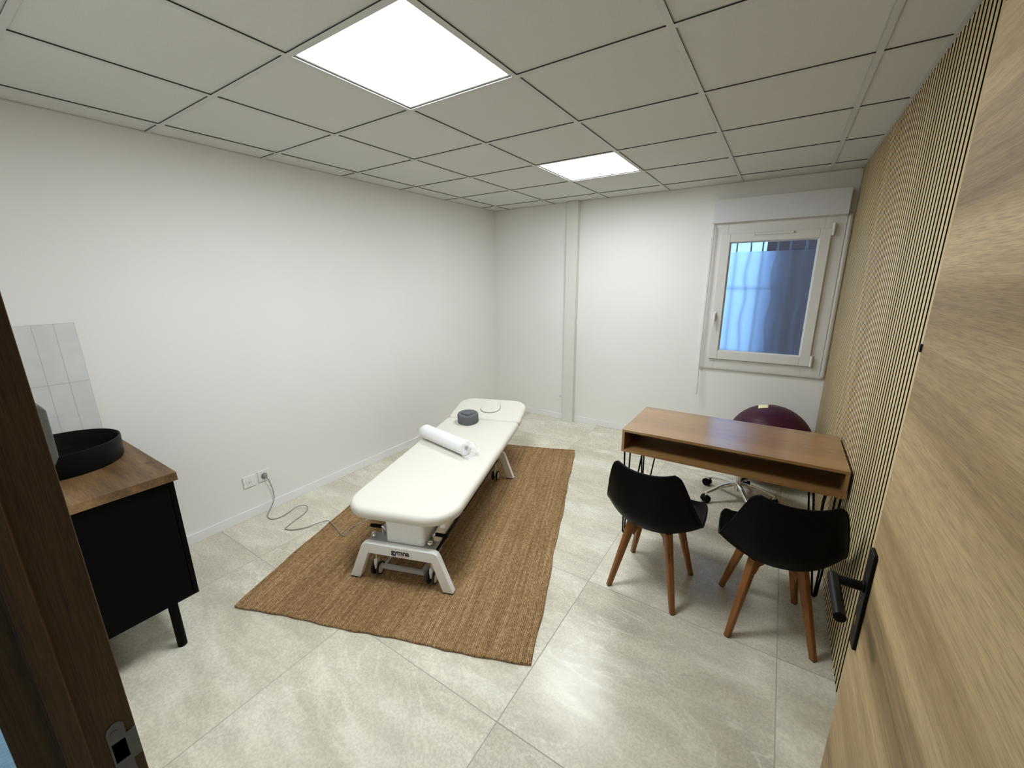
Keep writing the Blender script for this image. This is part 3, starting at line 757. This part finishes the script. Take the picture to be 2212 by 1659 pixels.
# end frames
def end_frame(y0, y1):
    g = RZ + 0.004
    poly = [(-0.312, g), (-0.248, g), (-0.180, 0.186), (0.200, 0.186), (0.257, g), (0.318, g), (0.243, 0.222), (0.233, 0.240), (0.215, 0.249), (-0.193, 0.249), (-0.212, 0.240), (-0.222, 0.222)]
    q = MB(); q.prism(poly, (0, y0, 0), (1, 0, 0), (0, 0, 1), (0, y1-y0, 0))
    o = q.build('end_frame', M['table_white'], tab, smooth=False, bevel=0.004, seg=3)
    for a, b_ in ((-0.311, -0.249), (0.258, 0.317)):
        f = MB(); f.box(a, b_, y0+0.001, y1-0.001, RZ, RZ+0.0045); f.build('foot_pad', M['rubber'], o, smooth=False)
    return o
ef = end_frame(-0.006, 0.030); eb_ = end_frame(1.342, 1.378)
m = MB(); m.box(-0.140, 0.165, 0.030, 1.342, 0.205, 0.2395); m.build('base_tray', M['table_grey'], tab, smooth=False)
for a in (-0.150, 0.1655):
    m = MB(); m.prism([(0.100, 0.200), (1.272, 0.200), (1.272, 0.276), (1.20, 0.290), (0.18, 0.290), (0.100, 0.276)], (a, 0, 0), (0, 1, 0), (0, 0, 1), (0.0095, 0, 0)); m.build('side_rail', M['table_white'], tab, smooth=False, bevel=0.001)
for q0, q1 in ((0.05, 0.445), (0.52, 1.30)):
    m = MB(); m.tube([(0.186, q0, 0.190), (0.186, q1, 0.190)], 0.009, 12); m.box(0.170, 0.186, q0+0.02, q0+0.045, 0.186, 0.201); m.box(0.170, 0.186, q1-0.045, q1-0.02, 0.186, 0.201)
    m.build('foot_bar', M['black_metal'], tab, bevel=0.002)
for q0, q1, q2, q3 in ((0.030, 0.0995, 0.0995, 0.25), (1.2725, 1.342, 1.10, 1.2725)):
    m = MB(); m.box(-0.195, 0.208, q0, q1, 0.2405, 0.2475); m.box(-0.139, 0.164, q2, q3, 0.2405, 0.2475); m.build('base_plate', M['table_grey'], tab, smooth=False)
for y0 in (0.036, 1.115):
    m = MB(); m.prism(rrect(-0.088, 0.146, y0, y0+0.20, 0.022, 5), (0, 0, 0.2476), (1, 0, 0), (0, 1, 0), (0, 0, ZB_-0.2476)); m.build('lifting_column', M['table_white'], tab, bevel=0.002)
# castors with knobs above the frame
def castor(x, yv):
    q = MB(); q.cyl((x, yv, 0.098), (x, yv, 0.252), 0.0085, n=16); st = q.build('castor_stem', M['chrome'], tab)
    q = MB(); q.cyl((x, yv, 0.2476), (x, yv, 0.262), 0.010, n=16); q.lathe([(0.008, 0.260), (0.0145, 0.263), (0.0155, 0.270), (0.013, 0.276), (0.008, 0.277), (0.007, 0.272), (0.001, 0.272)], (x, yv, 0), 24); q.build('knob', M['chrome'], st)
    q = MB(); q.prism([(-0.016, 0.038), (0.016, 0.038), (0.020, 0.078), (0.014, 0.102), (-0.014, 0.102), (-0.020, 0.078)], (x-0.009, yv, RZ), (0, 1, 0), (0, 0, 1), (0.018, 0, 0)); q.build('fork', M['plastic_white'], st, smooth=False, bevel=0.003)
    for sx_ in (-1, 1):
        q = MB(); xa_ = x + sx_*0.011; xb_ = x + sx_*0.027
        prof = [(0.012, 0.0), (0.036, 0.0), (0.039, 0.003), (0.039, 0.011), (0.036, 0.014), (0.030, 0.014), (0.029, 0.0125), (0.001, 0.0125)]
        q.lathe([(r, (xa_ + sx_*z)) for r, z in prof], (0, yv, RZ+0.0415), 28, 'x'); q.build('wheel', M['rubber'], st)
        q = MB(); q.lathe([(0.001, xa_ + sx_*0.0145), (0.026, xa_ + sx_*0.0135), (0.0285, xa_ + sx_*0.0128)], (0, yv, RZ+0.0415), 24, 'x'); q.build('hub_cap', M['plastic_white'], st)
for x in (-0.168, 0.172):
    for yv in (0.052, 1.300): castor(x, yv)
# foot levers that raise the castors
for sx_, x in ((-1, -0.118), (1, 0.180)):
    q = MB(); q.tube(spline([(x, 0.085, 0.246), (x, 0.083, 0.285), (x + sx_*0.004, 0.082, 0.300), (x + sx_*0.016, 0.081, 0.3045), (x + sx_*0.024, 0.081, 0.305)], 6), 0.0075, 12); lv_ = q.build('foot_lever', M['chrome'], tab)
    q = MB(); q.tube([(x + sx_*0.015, 0.081, 0.305), (x + sx_*0.085, 0.080, 0.303)], 0.0105, 16); q.build('grip', M['black_plastic'], lv_, bevel=0.002)
m = MB(); m.box(-0.158, 0.122, 0.050, 0.070, 0.050, 0.072); m.box(-0.135, -0.118, 0.070, 0.30, 0.048, 0.07); m.box(0.10, 0.122, 0.070, 0.30, 0.048, 0.07)
for x in (-0.126, 0.111): m.hexa([(x-0.008, 0.27, 0.06), (x+0.008, 0.27, 0.06), (x+0.008, 0.30, 0.06), (x-0.008, 0.30, 0.06)], [(x-0.008, 0.33, 0.193), (x+0.008, 0.33, 0.193), (x+0.008, 0.36, 0.193), (x-0.008, 0.36, 0.193)])
m.build('castor_linkage', M['table_grey'], tab, smooth=False, bevel=0.002)

def lettering(name, txt, size, parent, loc, rot, mat, fat=0.0, depth=0.0004, spacing=1.0):
    cu = bpy.data.curves.new(name, 'FONT'); cu.body = txt; cu.size = size; cu.extrude = depth; cu.offset = fat; cu.space_character = spacing; cu.align_x = 'CENTER'
    to = bpy.data.objects.new(name + '_tmp', cu); COL.objects.link(to)
    dg = bpy.context.evaluated_depsgraph_get(); dg.update()
    me = bpy.data.meshes.new_from_object(to.evaluated_get(dg))
    bpy.data.objects.remove(to); bpy.data.curves.remove(cu)
    me.name = name; me.materials.clear(); me.materials.append(mat)
    o = bpy.data.objects.new(name, me); COL.objects.link(o); o.parent = parent; o.location = loc; o.rotation_euler = rot
    return o
lettering('lettering', 'gymna', 0.042, ef, (0.020, -0.0064, 0.206), (R(90), 0, 0), M['ink'], 0.0017, 0.0003, 1.0)
m = MB(); m.box(0.003, 0.068, -0.0068, -0.0058, 0.1975, 0.1995); m.build('underline', M['redline'], ef, smooth=False)
bb = tab.children
lettering('rail_lettering', 'gymna', 0.026, [o for o in bb if o.name.startswith('side_rail')][1], (0.1752, 0.27, 0.236), (R(90), 0, R(90)), M['ink'], 0.0006, 0.0003)

# ------------------------------------------------------------------ things on the table
def tl(x, yv, z=0.0):
    c, s_ = math.cos(TA), math.sin(TA)
    return (TO[0] + c*x - s_*yv, TO[1] + s_*x + c*yv, z)
ZS = ZT + 0.0035
# paper roll in its plastic wrapping
rd = math.atan2(-0.248, 0.434)
roll = thing('paper_roll', 'white couch paper roll in clear plastic wrapping on the cream table', 'paper roll', tl(-0.090, 0.897, ZS), TA + rd)
RR = 0.053; HL = 0.245; zc = RR + 0.001
m = MB(); prof = [(0.018, -HL), (RR-0.002, -HL), (RR, -HL+0.002)]
for k in range(1, 16): prof.append((RR + 0.0006*math.sin(k*2.3), -HL + 2*HL*k/16))
prof += [(RR, HL-0.002), (RR-0.002, HL), (0.018, HL)]
m.lathe([(r, z) for r, z in prof], (0, 0, zc), 40, 'x'); m.build('paper', M['paper'], roll)
m = MB(); m.lathe([(0.0185, -HL), (0.0185, HL), (0.0155, HL), (0.0155, -HL), (0.0185, -HL)], (0, 0, zc), 24, 'x'); m.build('core_tube', M['core'], roll)
m = MB(); rs = []; nn = 40
def sleeve(x, k, rough, drop=0.0):
    ring = []
    for i in range(nn):
        a = 2*PI*i/nn
        rr = k*(RR + 0.0018) * (1 + rough*(0.5*math.sin(5*a + x*60) + 0.35*math.sin(11*a - x*90) + 0.3*math.sin(17*a + x*40)))
        zz = max(zc + rr*math.sin(a) - drop, 0.0012 + 0.0006*math.sin(i*3))
        ring.append((x + rough*0.05*math.sin(7*a + 1), rr*math.cos(a), zz))
    return ring
for x, k, ro, dr_ in ((-0.300, 0.75, 0.34, 0.030), (-0.283, 0.80, 0.28, 0.020), (-0.262, 0.97, 0.12, 0.004), (-0.247, 1.0, 0.02, 0), (-0.15, 1.0, 0.010, 0), (-0.05, 1.0, 0.012, 0), (0.05, 1.0, 0.012, 0), (0.15, 1.0, 0.012, 0), (0.235, 1.0, 0.02, 0), (0.256, 1.02, 0.10, 0.002), (0.275, 1.04, 0.22, 0.008), (0.292, 1.0, 0.30, 0.016), (0.306, 0.95, 0.40, 0.022)):
    rs.append(sleeve(x, k, ro, dr_))
m.rings(rs, False, False); m.build('plastic_wrap', M['wrap'], roll, ang=180)

# half-moon head cushion
cush = MB(); A_, B_, HC = 0.090, 0.104, 0.078
NA, NR = 96, 40
def slot(px, py):
    """depth of the crescent hollow at plan point; px across, py towards the viewer (1 = front rim)"""
    q_ = 1 - (abs(px)/0.74)**1.5; lo_ = -0.20 + 0.50*q_; hi_ = -0.08 + 0.84*q_
    if abs(px) > 0.74: return 0.0
    t = (py - lo_)/max(hi_ - lo_, 1e-3)
    if t <= 0 or t >= 1: return 0.0
    return min(1.0, min(t/0.30, (1-t)/0.12)) * min(1.0, (0.74-abs(px))/0.12)
rows = []
def P_(r, a, z): return (A_*r*math.cos(a)*(1 - 0.20*max(0.0, r*math.sin(a))**1.5), -B_*r*math.sin(a)*(1.0 if math.sin(a) > 0 else 0.95), z)
ringlist = [[P_(0.96, 2*PI*i/NA, 0.0) for i in range(NA)], [P_(1.0, 2*PI*i/NA, 0.006) for i in range(NA)], [P_(1.0, 2*PI*i/NA, HC-0.010) for i in range(NA)], [P_(0.975, 2*PI*i/NA, HC-0.003) for i in range(NA)]]
for k in range(NR, 0, -1):
    r = 0.94*k/NR; ring = []
    for i in range(NA):
        a = 2*PI*i/NA; d = slot(r*math.cos(a), r*math.sin(a)); ring.append(P_(r, a, HC - 0.060*d + (0.004*max(0, -math.sin(a))*r)))
    ringlist.append(ring)
cush.rings(ringlist)
ctl = tl(-0.108, 1.440, ZS+0.0006)
cu_ = tag(cush.build('head_cushion', M['grey_foam'], ang=50, loc=ctl, rot=(0, 0, TA + R(20))), 'grey foam face cushion with a curved hollow on the cream table', 'cushion')

# ------------------------------------------------------------------ power cable
pts = [(0.030, 0.283, 0.278), (0.036, 0.288, 0.262), (0.034, 0.300, 0.23), (0.030, 0.315, 0.15), (0.032, 0.312, 0.08), (0.050, 0.270, 0.030), (0.080, 0.232, 0.010), (0.112, 0.218, 0.0035), (0.159, 0.222, 0.0035),
       (0.185, 0.270, 0.0035), (0.185, 0.330, 0.012), (0.178, 0.395, 0.020), (0.215, 0.440, 0.020), (0.258, 0.432, 0.014), (0.283, 0.392, 0.0035), (0.312, 0.306, 0.0035), (0.345, 0.222, 0.0035), (0.3585, 0.206, 0.0035), (0.375, 0.211, 0.0035), (0.416, 0.232, 0.0035), (0.464, 0.285, 0.006), (0.500, 0.355, 0.014), (0.535, 0.405, 0.020), (0.565, 0.412, 0.0165),
       (0.640, 0.398, 0.0135), (0.735, 0.370, 0.0135), (0.775, 0.3650, 0.0135), (0.782, 0.375, 0.0135), (0.765, 0.415, 0.014), (0.752, 0.452, 0.020), (0.785, 0.535, 0.030)]
cbl = thing('power_cable', 'thin grey power cable winding over the floor from the plugged outlet to the table', 'cable', (0, 0, 0))
end = [tl(-0.478, 0.545, 0.035), tl(-0.42, 0.525, 0.040), tl(-0.33, 0.535, 0.06), tl(-0.22, 0.50, 0.14), tl(-0.157, 0.48, 0.215)]
m = MB(); m.tube(spline(pts + end, 8), 0.0031, 8); m.build('cord', M['cable_grey'], cbl, ang=60)
m = MB(); m.lathe([(0.001, 0.010), (0.0185, 0.0105), (0.0185, 0.020), (0.012, 0.027), (0.007, 0.036), (0.001, 0.037)], (0, 0.283, 0.278), 24, 'x'); m.build('plug', M['cable_grey'], cbl)

# ================================================================== DESK
dk = thing('desk', 'honey oak desk with open front shelf and black hairpin legs by the slats', 'desk', (0, 0, 0))
DX0, DX1, DY0, DY1, DZ0, DZ1 = 2.302, 3.398, 1.330, 1.862, 0.612, 0.757
T = 0.016
m = MB(); m.box(DX0, DX1, DY0, DY1, DZ1-T, DZ1); m.build('desktop', M['desk'], dk, smooth=False, bevel=0.001)
m = MB(); m.box(DX0, DX1, DY0, DY1, DZ0, DZ0+T); m.build('shelf_board', M['desk'], dk, smooth=False, bevel=0.001)
for x in (DX0, DX1-T):
    m = MB(); m.box(x, x+T, DY0, DY1, DZ0+T, DZ1-T); m.build('side_panel', M['desk'], dk, smooth=False, bevel=0.0008)
m = MB(); m.box(DX0+T, DX1-T, 1.60, 1.616, DZ0+T, DZ1-T); m.build('inner_panel', M['desk'], dk, smooth=False)
m = MB(); m.box(DX0+T, DX1-T, DY1-T, DY1-0.001, DZ0+T, DZ1-T); m.build('back_panel', M['desk'], dk, smooth=False)
def hairpin(cx_, cy_, sx_, sy_):
    """three-rod hairpin leg; cx,cy = foot, the rods fan out towards the desk centre (sx, sy)"""
    m = MB(); top_ = DZ0 - 0.003; r = 0.0052
    heads = [(cx_ - sx_*0.025, cy_ - sy_*0.02), (cx_ + sx_*0.085, cy_ - sy_*0.02), (cx_ - sx_*0.02, cy_ + sy_*0.09)]
    f = (cx_, cy_)
    def bend(a, b_):
        pa = Vector((a[0], a[1], top_)); pb = Vector((b_[0], b_[1], top_))
        da = Vector((a[0]-f[0], a[1]-f[1], 0)); db = Vector((b_[0]-f[0], b_[1]-f[1], 0))
        qa = Vector((f[0], f[1], 0.022)) + da.normalized()*0.011; qb = Vector((f[0], f[1], 0.022)) + db.normalized()*0.011
        mid_ = Vector((f[0], f[1], r))
        arc = spline([qa, qa*0.35 + mid_*0.65 - Vector((0, 0, 0.002)), mid_, qb*0.35 + mid_*0.65 - Vector((0, 0, 0.002)), qb], 4)
        for v in arc: v.z = max(v.z, r)
        m.tube([pa] + arc + [pb], r, 10)
    bend(heads[0], heads[1]); bend(heads[0], heads[2])
    xa_, xb_ = sorted((cx_ - sx_*0.035, cx_ + sx_*0.10)); ya_, yb_ = sorted((cy_ - sy_*0.030, cy_ + sy_*0.10))
    m.box(xa_, xb_, min(cy_ - sy_*0.03, cy_ - sy_*0.005), max(cy_ - sy_*0.03, cy_ - sy_*0.005), DZ0-0.004, DZ0-0.0005)
    m.box(min(cx_ - sx_*0.035, cx_ - sx_*0.008), max(cx_ - sx_*0.035, cx_ - sx_*0.008), ya_, yb_, DZ0-0.004, DZ0-0.0005)
    return m.build('leg', M['black_metal'], dk)
hairpin(2.335, 1.398, 1, 1); hairpin(3.362, 1.385, -1, 1); hairpin(2.338, 1.812, 1, -1); hairpin(3.362, 1.812, -1, -1)

# ================================================================== CHAIRS
def lerp_tab(tab_, t):
    for (a, va_), (b_, vb_) in zip(tab_, tab_[1:]):
        if t <= b_:
            f = (t-a)/(b_-a); f = max(0, min(1, f)); return [x + (y_-x)*f for x, y_ in zip(va_, vb_)]
    return list(tab_[-1][1])
# t: (centre y, centre z, half width, edge lift dy, edge lift dz)
PROF = [(0.00, (0.228, 0.428, 0.165, -0.020, 0.012)), (0.05, (0.215, 0.424, 0.195, -0.004, 0.026)), (0.14, (0.15, 0.404, 0.218, 0.0, 0.052)), (0.26, (0.06, 0.388, 0.232, 0.0, 0.070)), (0.38, (-0.03, 0.381, 0.240, 0.0, 0.078)),
        (0.48, (-0.105, 0.386, 0.243, 0.040, 0.078)), (0.57, (-0.168, 0.414, 0.238, 0.078, 0.080)), (0.66, (-0.210, 0.472, 0.226, 0.089, 0.066)), (0.75, (-0.230, 0.552, 0.208, 0.076, 0.046)), (0.84, (-0.244, 0.634, 0.189, 0.056, 0.034)),
        (0.92, (-0.255, 0.704, 0.169, 0.040, 0.028)), (0.97, (-0.262, 0.744, 0.154, 0.032, 0.026)), (1.00, (-0.264, 0.758, 0.128, 0.024, 0.018))]
def smooth_tab(t):
    acc = [0]*5; ws = 0
    for k in range(-3, 4):
        w_ = math.exp(-(k/2)**2); v = lerp_tab(PROF, min(1, max(0, t + k*0.014)))
        acc = [a + b_*w_ for a, b_ in zip(acc, v)]; ws += w_
    return [a/ws for a in acc]
def shell_pt(u, t, inset=0.0, lift=0.0):
    y0, z0, hw, dy, dz = smooth_tab(t)
    e = abs(u)**2.3
    return Vector(((hw - inset)*u, y0 + dy*e, z0 + dz*e + lift))
def make_chair(label):
    t = thing('dining_chair', label, 'chair', (0, 0, 0), 0, 'black shell chairs at the desk')
    m = MB(); nu, nt_ = 28, 44
    G = [[m.bm.verts.new(shell_pt(-1 + 2*i/nu, j/nt_)) for i in range(nu+1)] for j in range(nt_+1)]
    for j in range(nt_):
        for i in range(nu): m.bm.faces.new((G[j][i], G[j][i+1], G[j+1][i+1], G[j+1][i]))
    sh = m.build('seat_shell', M['black_plastic'], t, ang=180)
    so = sh.modifiers.new('thick', 'SOLIDIFY'); so.thickness = 0.009; so.offset = 0.0
    be = sh.modifiers.new('edge', 'BEVEL'); be.width = 0.003; be.segments = 2; be.limit_method = 'ANGLE'; be.angle_limit = R(50)
    # rolled rim
    m = MB(); rim = [shell_pt(-1, j/nt_) for j in range(nt_+1)] + [shell_pt(-1 + 2*i/nu, 1.0) for i in range(1, nu)] + [shell_pt(1, 1 - j/nt_) for j in range(nt_+1)] + [shell_pt(1 - 2*i/nu, 0.0) for i in range(1, nu)]
    rim.append(rim[0]); m.tube(rim, 0.0068, 8, cap=False); m.build('rim', M['black_plastic'], sh, ang=180)
    # seat pad
    m = MB(); n1, n2 = 20, 20; t0, t1 = 0.07, 0.60
    def cp(i, j, top_):
        u = -1 + 2*i/n1; v = -1 + 2*j/n2
        uu = u*math.sqrt(max(0, 1 - 0.28*v*v)); tt = (t0+t1)/2 + (t1-t0)/2*v*math.sqrt(max(0, 1 - 0.16*u*u))
        p = shell_pt(uu*0.86, tt)
        ed = max(abs(u), abs(v)); puff = 0.026*(1 - ed**4) + 0.004
        return p + Vector((0, 0.35*puff if tt > 0.5 else 0, puff if top_ else 0.004))
    Tn = [[m.bm.verts.new(cp(i, j, True)) for i in range(n1+1)] for j in range(n2+1)]
    Bn = [[m.bm.verts.new(cp(i, j, False)) for i in range(n1+1)] for j in range(n2+1)]
    for j in range(n2):
        for i in range(n1):
            m.bm.faces.new((Tn[j][i], Tn[j][i+1], Tn[j+1][i+1], Tn[j+1][i])); m.bm.faces.new((Bn[j+1][i], Bn[j+1][i+1], Bn[j][i+1], Bn[j][i]))
    pr_ = [(0, i) for i in range(n1)] + [(j, n1) for j in range(n2)] + [(n2, n1-i) for i in range(n1)] + [(n2-j, 0) for j in range(n2)]
    for q in range(len(pr_)):
        a, b_ = pr_[q], pr_[(q+1) % len(pr_)]
        m.bm.faces.new((Tn[a[0]][a[1]], Bn[a[0]][a[1]], Bn[b_[0]][b_[1]], Tn[b_[0]][b_[1]]))
    m.build('seat_pad', M['black_leather'], t, ang=60)
    # wooden cross frame under the shell
    m = MB()
    for a in (45, 135):
        d = Vector((math.cos(R(a)), math.sin(R(a)), 0)); n_ = Vector((-d.y, d.x, 0))
        o_ = Vector((0, 0.0, 0)) - d*0.155 - n_*0.014
        m.prism([(0.03, 0.345), (0.06, 0.343), (0.155, 0.352), (0.25, 0.343), (0.28, 0.345), (0.28, 0.364), (0.03, 0.364)], o_ + Vector((0, 0, 0.004 if a == 135 else 0)), d, (0, 0, 1), n_*0.028)
    m.box(-0.06, 0.06, -0.06, 0.06, 0.362, 0.379)
    m.build('cross_frame', M['chair_wood'], t, smooth=False, bevel=0.002)
    for sx_ in (-1, 1):
        for sy_ in (-1, 1):
            top_ = Vector((sx_*0.093, sy_*0.093, 0.392)); ft = Vector((sx_*0.170, sy_*0.178, 0.004))
            dx = Vector((sx_, sy_, 0)).normalized(); dn = Vector((-dx.y, dx.x, 0))
            m = MB()
            def sq(c, a, b_): 
                pts_ = rrect(-a, a, -b_, b_, min(a, b_)*0.35, 2); return [c + dx*p + dn*q for p, q in pts_]
            mid_ = top_*0.70 + ft*0.30
            m.rings([sq(ft, 0.0125, 0.0125), sq(mid_, 0.0185, 0.0165), sq(top_*0.88 + ft*0.12, 0.0205, 0.0175), sq(top_, 0.0215, 0.018)])
            # gusset towards the centre
            k0 = top_ - dx*0.015; 
            m.prism([(0.0, 0.0), (-0.055, 0.0), (-0.055, -0.020), (-0.030, -0.032), (0.004, -0.085)], top_ - dx*0.008 - dn*0.014, dx, (0, 0, 1), dn*0.028)
            lg = m.build('leg', M['chair_wood'], t, ang=40, bevel=0.0015)
            m = MB(); m.rings([sq(ft + Vector((0, 0, -0.004)), 0.0115, 0.0115), sq(ft + Vector((0, 0, 0.001)), 0.0128, 0.0128)]); m.build('foot_cap', M['rubber'], lg, smooth=False)
    return t
def copy_tree(o, parent=None):
    c = o.copy(); COL.objects.link(c)
    if parent is not None: c.parent = parent
    for ch in list(o.children): copy_tree(ch, c)
    return c
ch1 = make_chair('black shell chair with wooden legs at the rug end of the desk')
ch2 = copy_tree(ch1)
ch1.location = (2.598, 1.056, 0); ch1.rotation_euler.z = R(-4)
ch2.location = (3.141, 1.075, 0); ch2.rotation_euler.z = R(10.4); ch2['label'] = 'black shell chair with wooden legs closest to the slatted wall and door handle'

# ================================================================== STOOL
st = thing('swivel_stool', 'swivel seat on a chrome five-star base with black castors behind the desk', 'stool', (2.912, 2.292, 0))
hubm = MB(); hubm.cyl((0, 0, 0.075), (0, 0, 0.150), 0.030, 0.026, 24); hub = hubm.build('hub', M['chrome'], st, bevel=0.003)
m = MB(); m.cyl((0, 0, 0.145), (0, 0, 0.30), 0.0235); m.cyl((0, 0, 0.30), (0, 0, 0.445), 0.014); m.build('gas_column', M['chrome'], st)
m = MB(); m.lathe([(0.001, 0.445), (0.165, 0.445), (0.180, 0.455), (0.185, 0.475), (0.178, 0.497), (0.150, 0.508), (0.001, 0.510)], (0, 0, 0), 48); m.build('seat', M['black_leather'], st)
for k in range(5):
    a = R(-138 + 72*k); d = Vector((math.cos(a), math.sin(a), 0))
    m = MB(); m.tube(spline([d*0.018 + Vector((0, 0, 0.125)), d*0.09 + Vector((0, 0, 0.120)), d*0.18 + Vector((0, 0, 0.098)), d*0.250 + Vector((0, 0, 0.072))], 5), [0.017]*4 + [0.0165]*3 + [0.015]*3 + [0.0135]*3 + [0.0125]*3, 12)
    m.cyl(d*0.247 + Vector((0, 0, 0.056)), d*0.247 + Vector((0, 0, 0.080)), 0.014, n=16)
    arm = m.build('base_arm', M['chrome'], st)
    m = MB(); nrm = Vector((-d.y, d.x, 0)); c = d*0.252 + Vector((0, 0, 0.0275))
    for s_ in (-1, 1): m.cyl(c + nrm*(s_*0.006), c + nrm*(s_*0.026), 0.0270, n=24)
    m.cyl(c - nrm*0.008, c + nrm*0.008, 0.012, n=12)
    m.tube([c + Vector((0, 0, 0.012)), c + Vector((0, 0, 0.034)) - d*0.005], 0.008, 10)
    hood = [(0.030*math.cos(R(q)), 0.030*math.sin(R(q))) for q in range(20, 171, 15)] + [(0.0285*math.cos(R(q)), 0.0285*math.sin(R(q))) for q in range(170, 19, -15)]
    m.prism(hood, c - nrm*0.024, d, (0, 0, 1), nrm*0.048)
    m.build('castor', M['black_plastic'], arm, bevel=0.003)

# ================================================================== BALL AND NOTE
BC = Vector((3.074, 2.844, 0.3112)); BR_ = 0.3112
m = MB(); prof = []
NN = 160
for k in range(NN + 1):
    a = -PI/2 + PI*k/NN; r = BR_
    if abs(a) < R(62): r += 0.0011*math.sin(a*62)
    if k in (0, NN): prof.append((0.0005, r*math.sin(a)))
    else: prof.append((r*math.cos(a), r*math.sin(a)))
m.lathe(prof, (0, 0, 0), 80)
tag(m.build('exercise_ball', M['ball'], loc=BC, ang=180, rot=(R(14), R(-8), 0)), 'large burgundy exercise ball on the floor behind the desk', 'exercise ball')
CAM = Vector((3.02288, -1.00672, 1.64775))
def hit(d):
    d = Vector(d).normalized(); oc = CAM - BC; b_ = oc.dot(d); r = BR_ + 0.0022
    return CAM + d*(-b_ - math.sqrt(max(b_*b_ - oc.dot(oc) + r*r, 0)))
c_ = hit((-0.006, 1.136, -0.306)); n_ = (c_ - BC).normalized()
t1 = Vector((1, 0.0, 0)); t1 = (t1 - n_*t1.dot(n_)).normalized(); t2_ = n_.cross(t1)
m = MB(); q = 0.036; g = [[None]*7 for _ in range(7)]
for j in range(7):
    for i in range(7):
        p = c_ + t1*(q*(-1 + i/3)) + t2_*(q*(-1 + j/3)); rr = (p - BC).normalized()
        curl = 0.006*max(0, (j-3)/3)**2
        g[j][i] = m.bm.verts.new(BC + rr*(BR_ + 0.0022 + curl))
for j in range(6):
    for i in range(6): m.bm.faces.new((g[j][i], g[j][i+1], g[j+1][i+1], g[j+1][i]))
no = tag(m.build('sticky_note', M['note'], ang=180), 'small pale yellow sticky note on top of the burgundy ball', 'sticky note')
so = no.modifiers.new('thick', 'SOLIDIFY'); so.thickness = 0.0004; so.offset = 1.0

# ================================================================== WORLD, CAMERA, VIEW
W = bpy.data.worlds.new('daylight'); S.world = W; W.use_nodes = True
nt = W.node_tree; nt.nodes.clear()
bg = nt.nodes.new('ShaderNodeBackground'); bg.inputs[0].default_value = (0.30, 0.60, 1.0, 1); bg.inputs[1].default_value = 4.2
ow = nt.nodes.new('ShaderNodeOutputWorld'); L(nt, bg.outputs[0], ow.inputs[0])

cam = bpy.data.cameras.new('camera'); co = bpy.data.objects.new('camera', cam); COL.objects.link(co)
cam.sensor_fit = 'HORIZONTAL'; cam.sensor_width = 36.0; cam.lens = 14.3355; cam.clip_start = 0.01
yaw, pit, rol = 0.5784, -0.2499, 0.0094
yaw_m = Matrix.Rotation(yaw, 3, 'Z') @ Matrix.Rotation(pit, 3, 'X') @ Matrix.Rotation(rol, 3, 'Y')
fwd = yaw_m @ Vector((0, 1, 0)); rt = yaw_m @ Vector((1, 0, 0)); upv = yaw_m @ Vector((0, 0, 1))
mw = Matrix(((rt.x, upv.x, -fwd.x, CAM.x), (rt.y, upv.y, -fwd.y, CAM.y), (rt.z, upv.z, -fwd.z, CAM.z), (0, 0, 0, 1)))
co.matrix_world = mw
S.camera = co
S.view_settings.view_transform = 'Standard'; S.view_settings.look = 'None'
S.view_settings.exposure = 0.0; S.view_settings.gamma = 1.0; S.view_settings.use_curve_mapping = False
try:
    S.cycles.max_bounces = 12; S.cycles.diffuse_bounces = 6; S.cycles.glossy_bounces = 4; S.cycles.transmission_bounces = 8
    S.cycles.sample_clamp_indirect = 6.0; S.cycles.use_denoising = True
    S.cycles.caustics_reflective = False
except Exception:
    pass
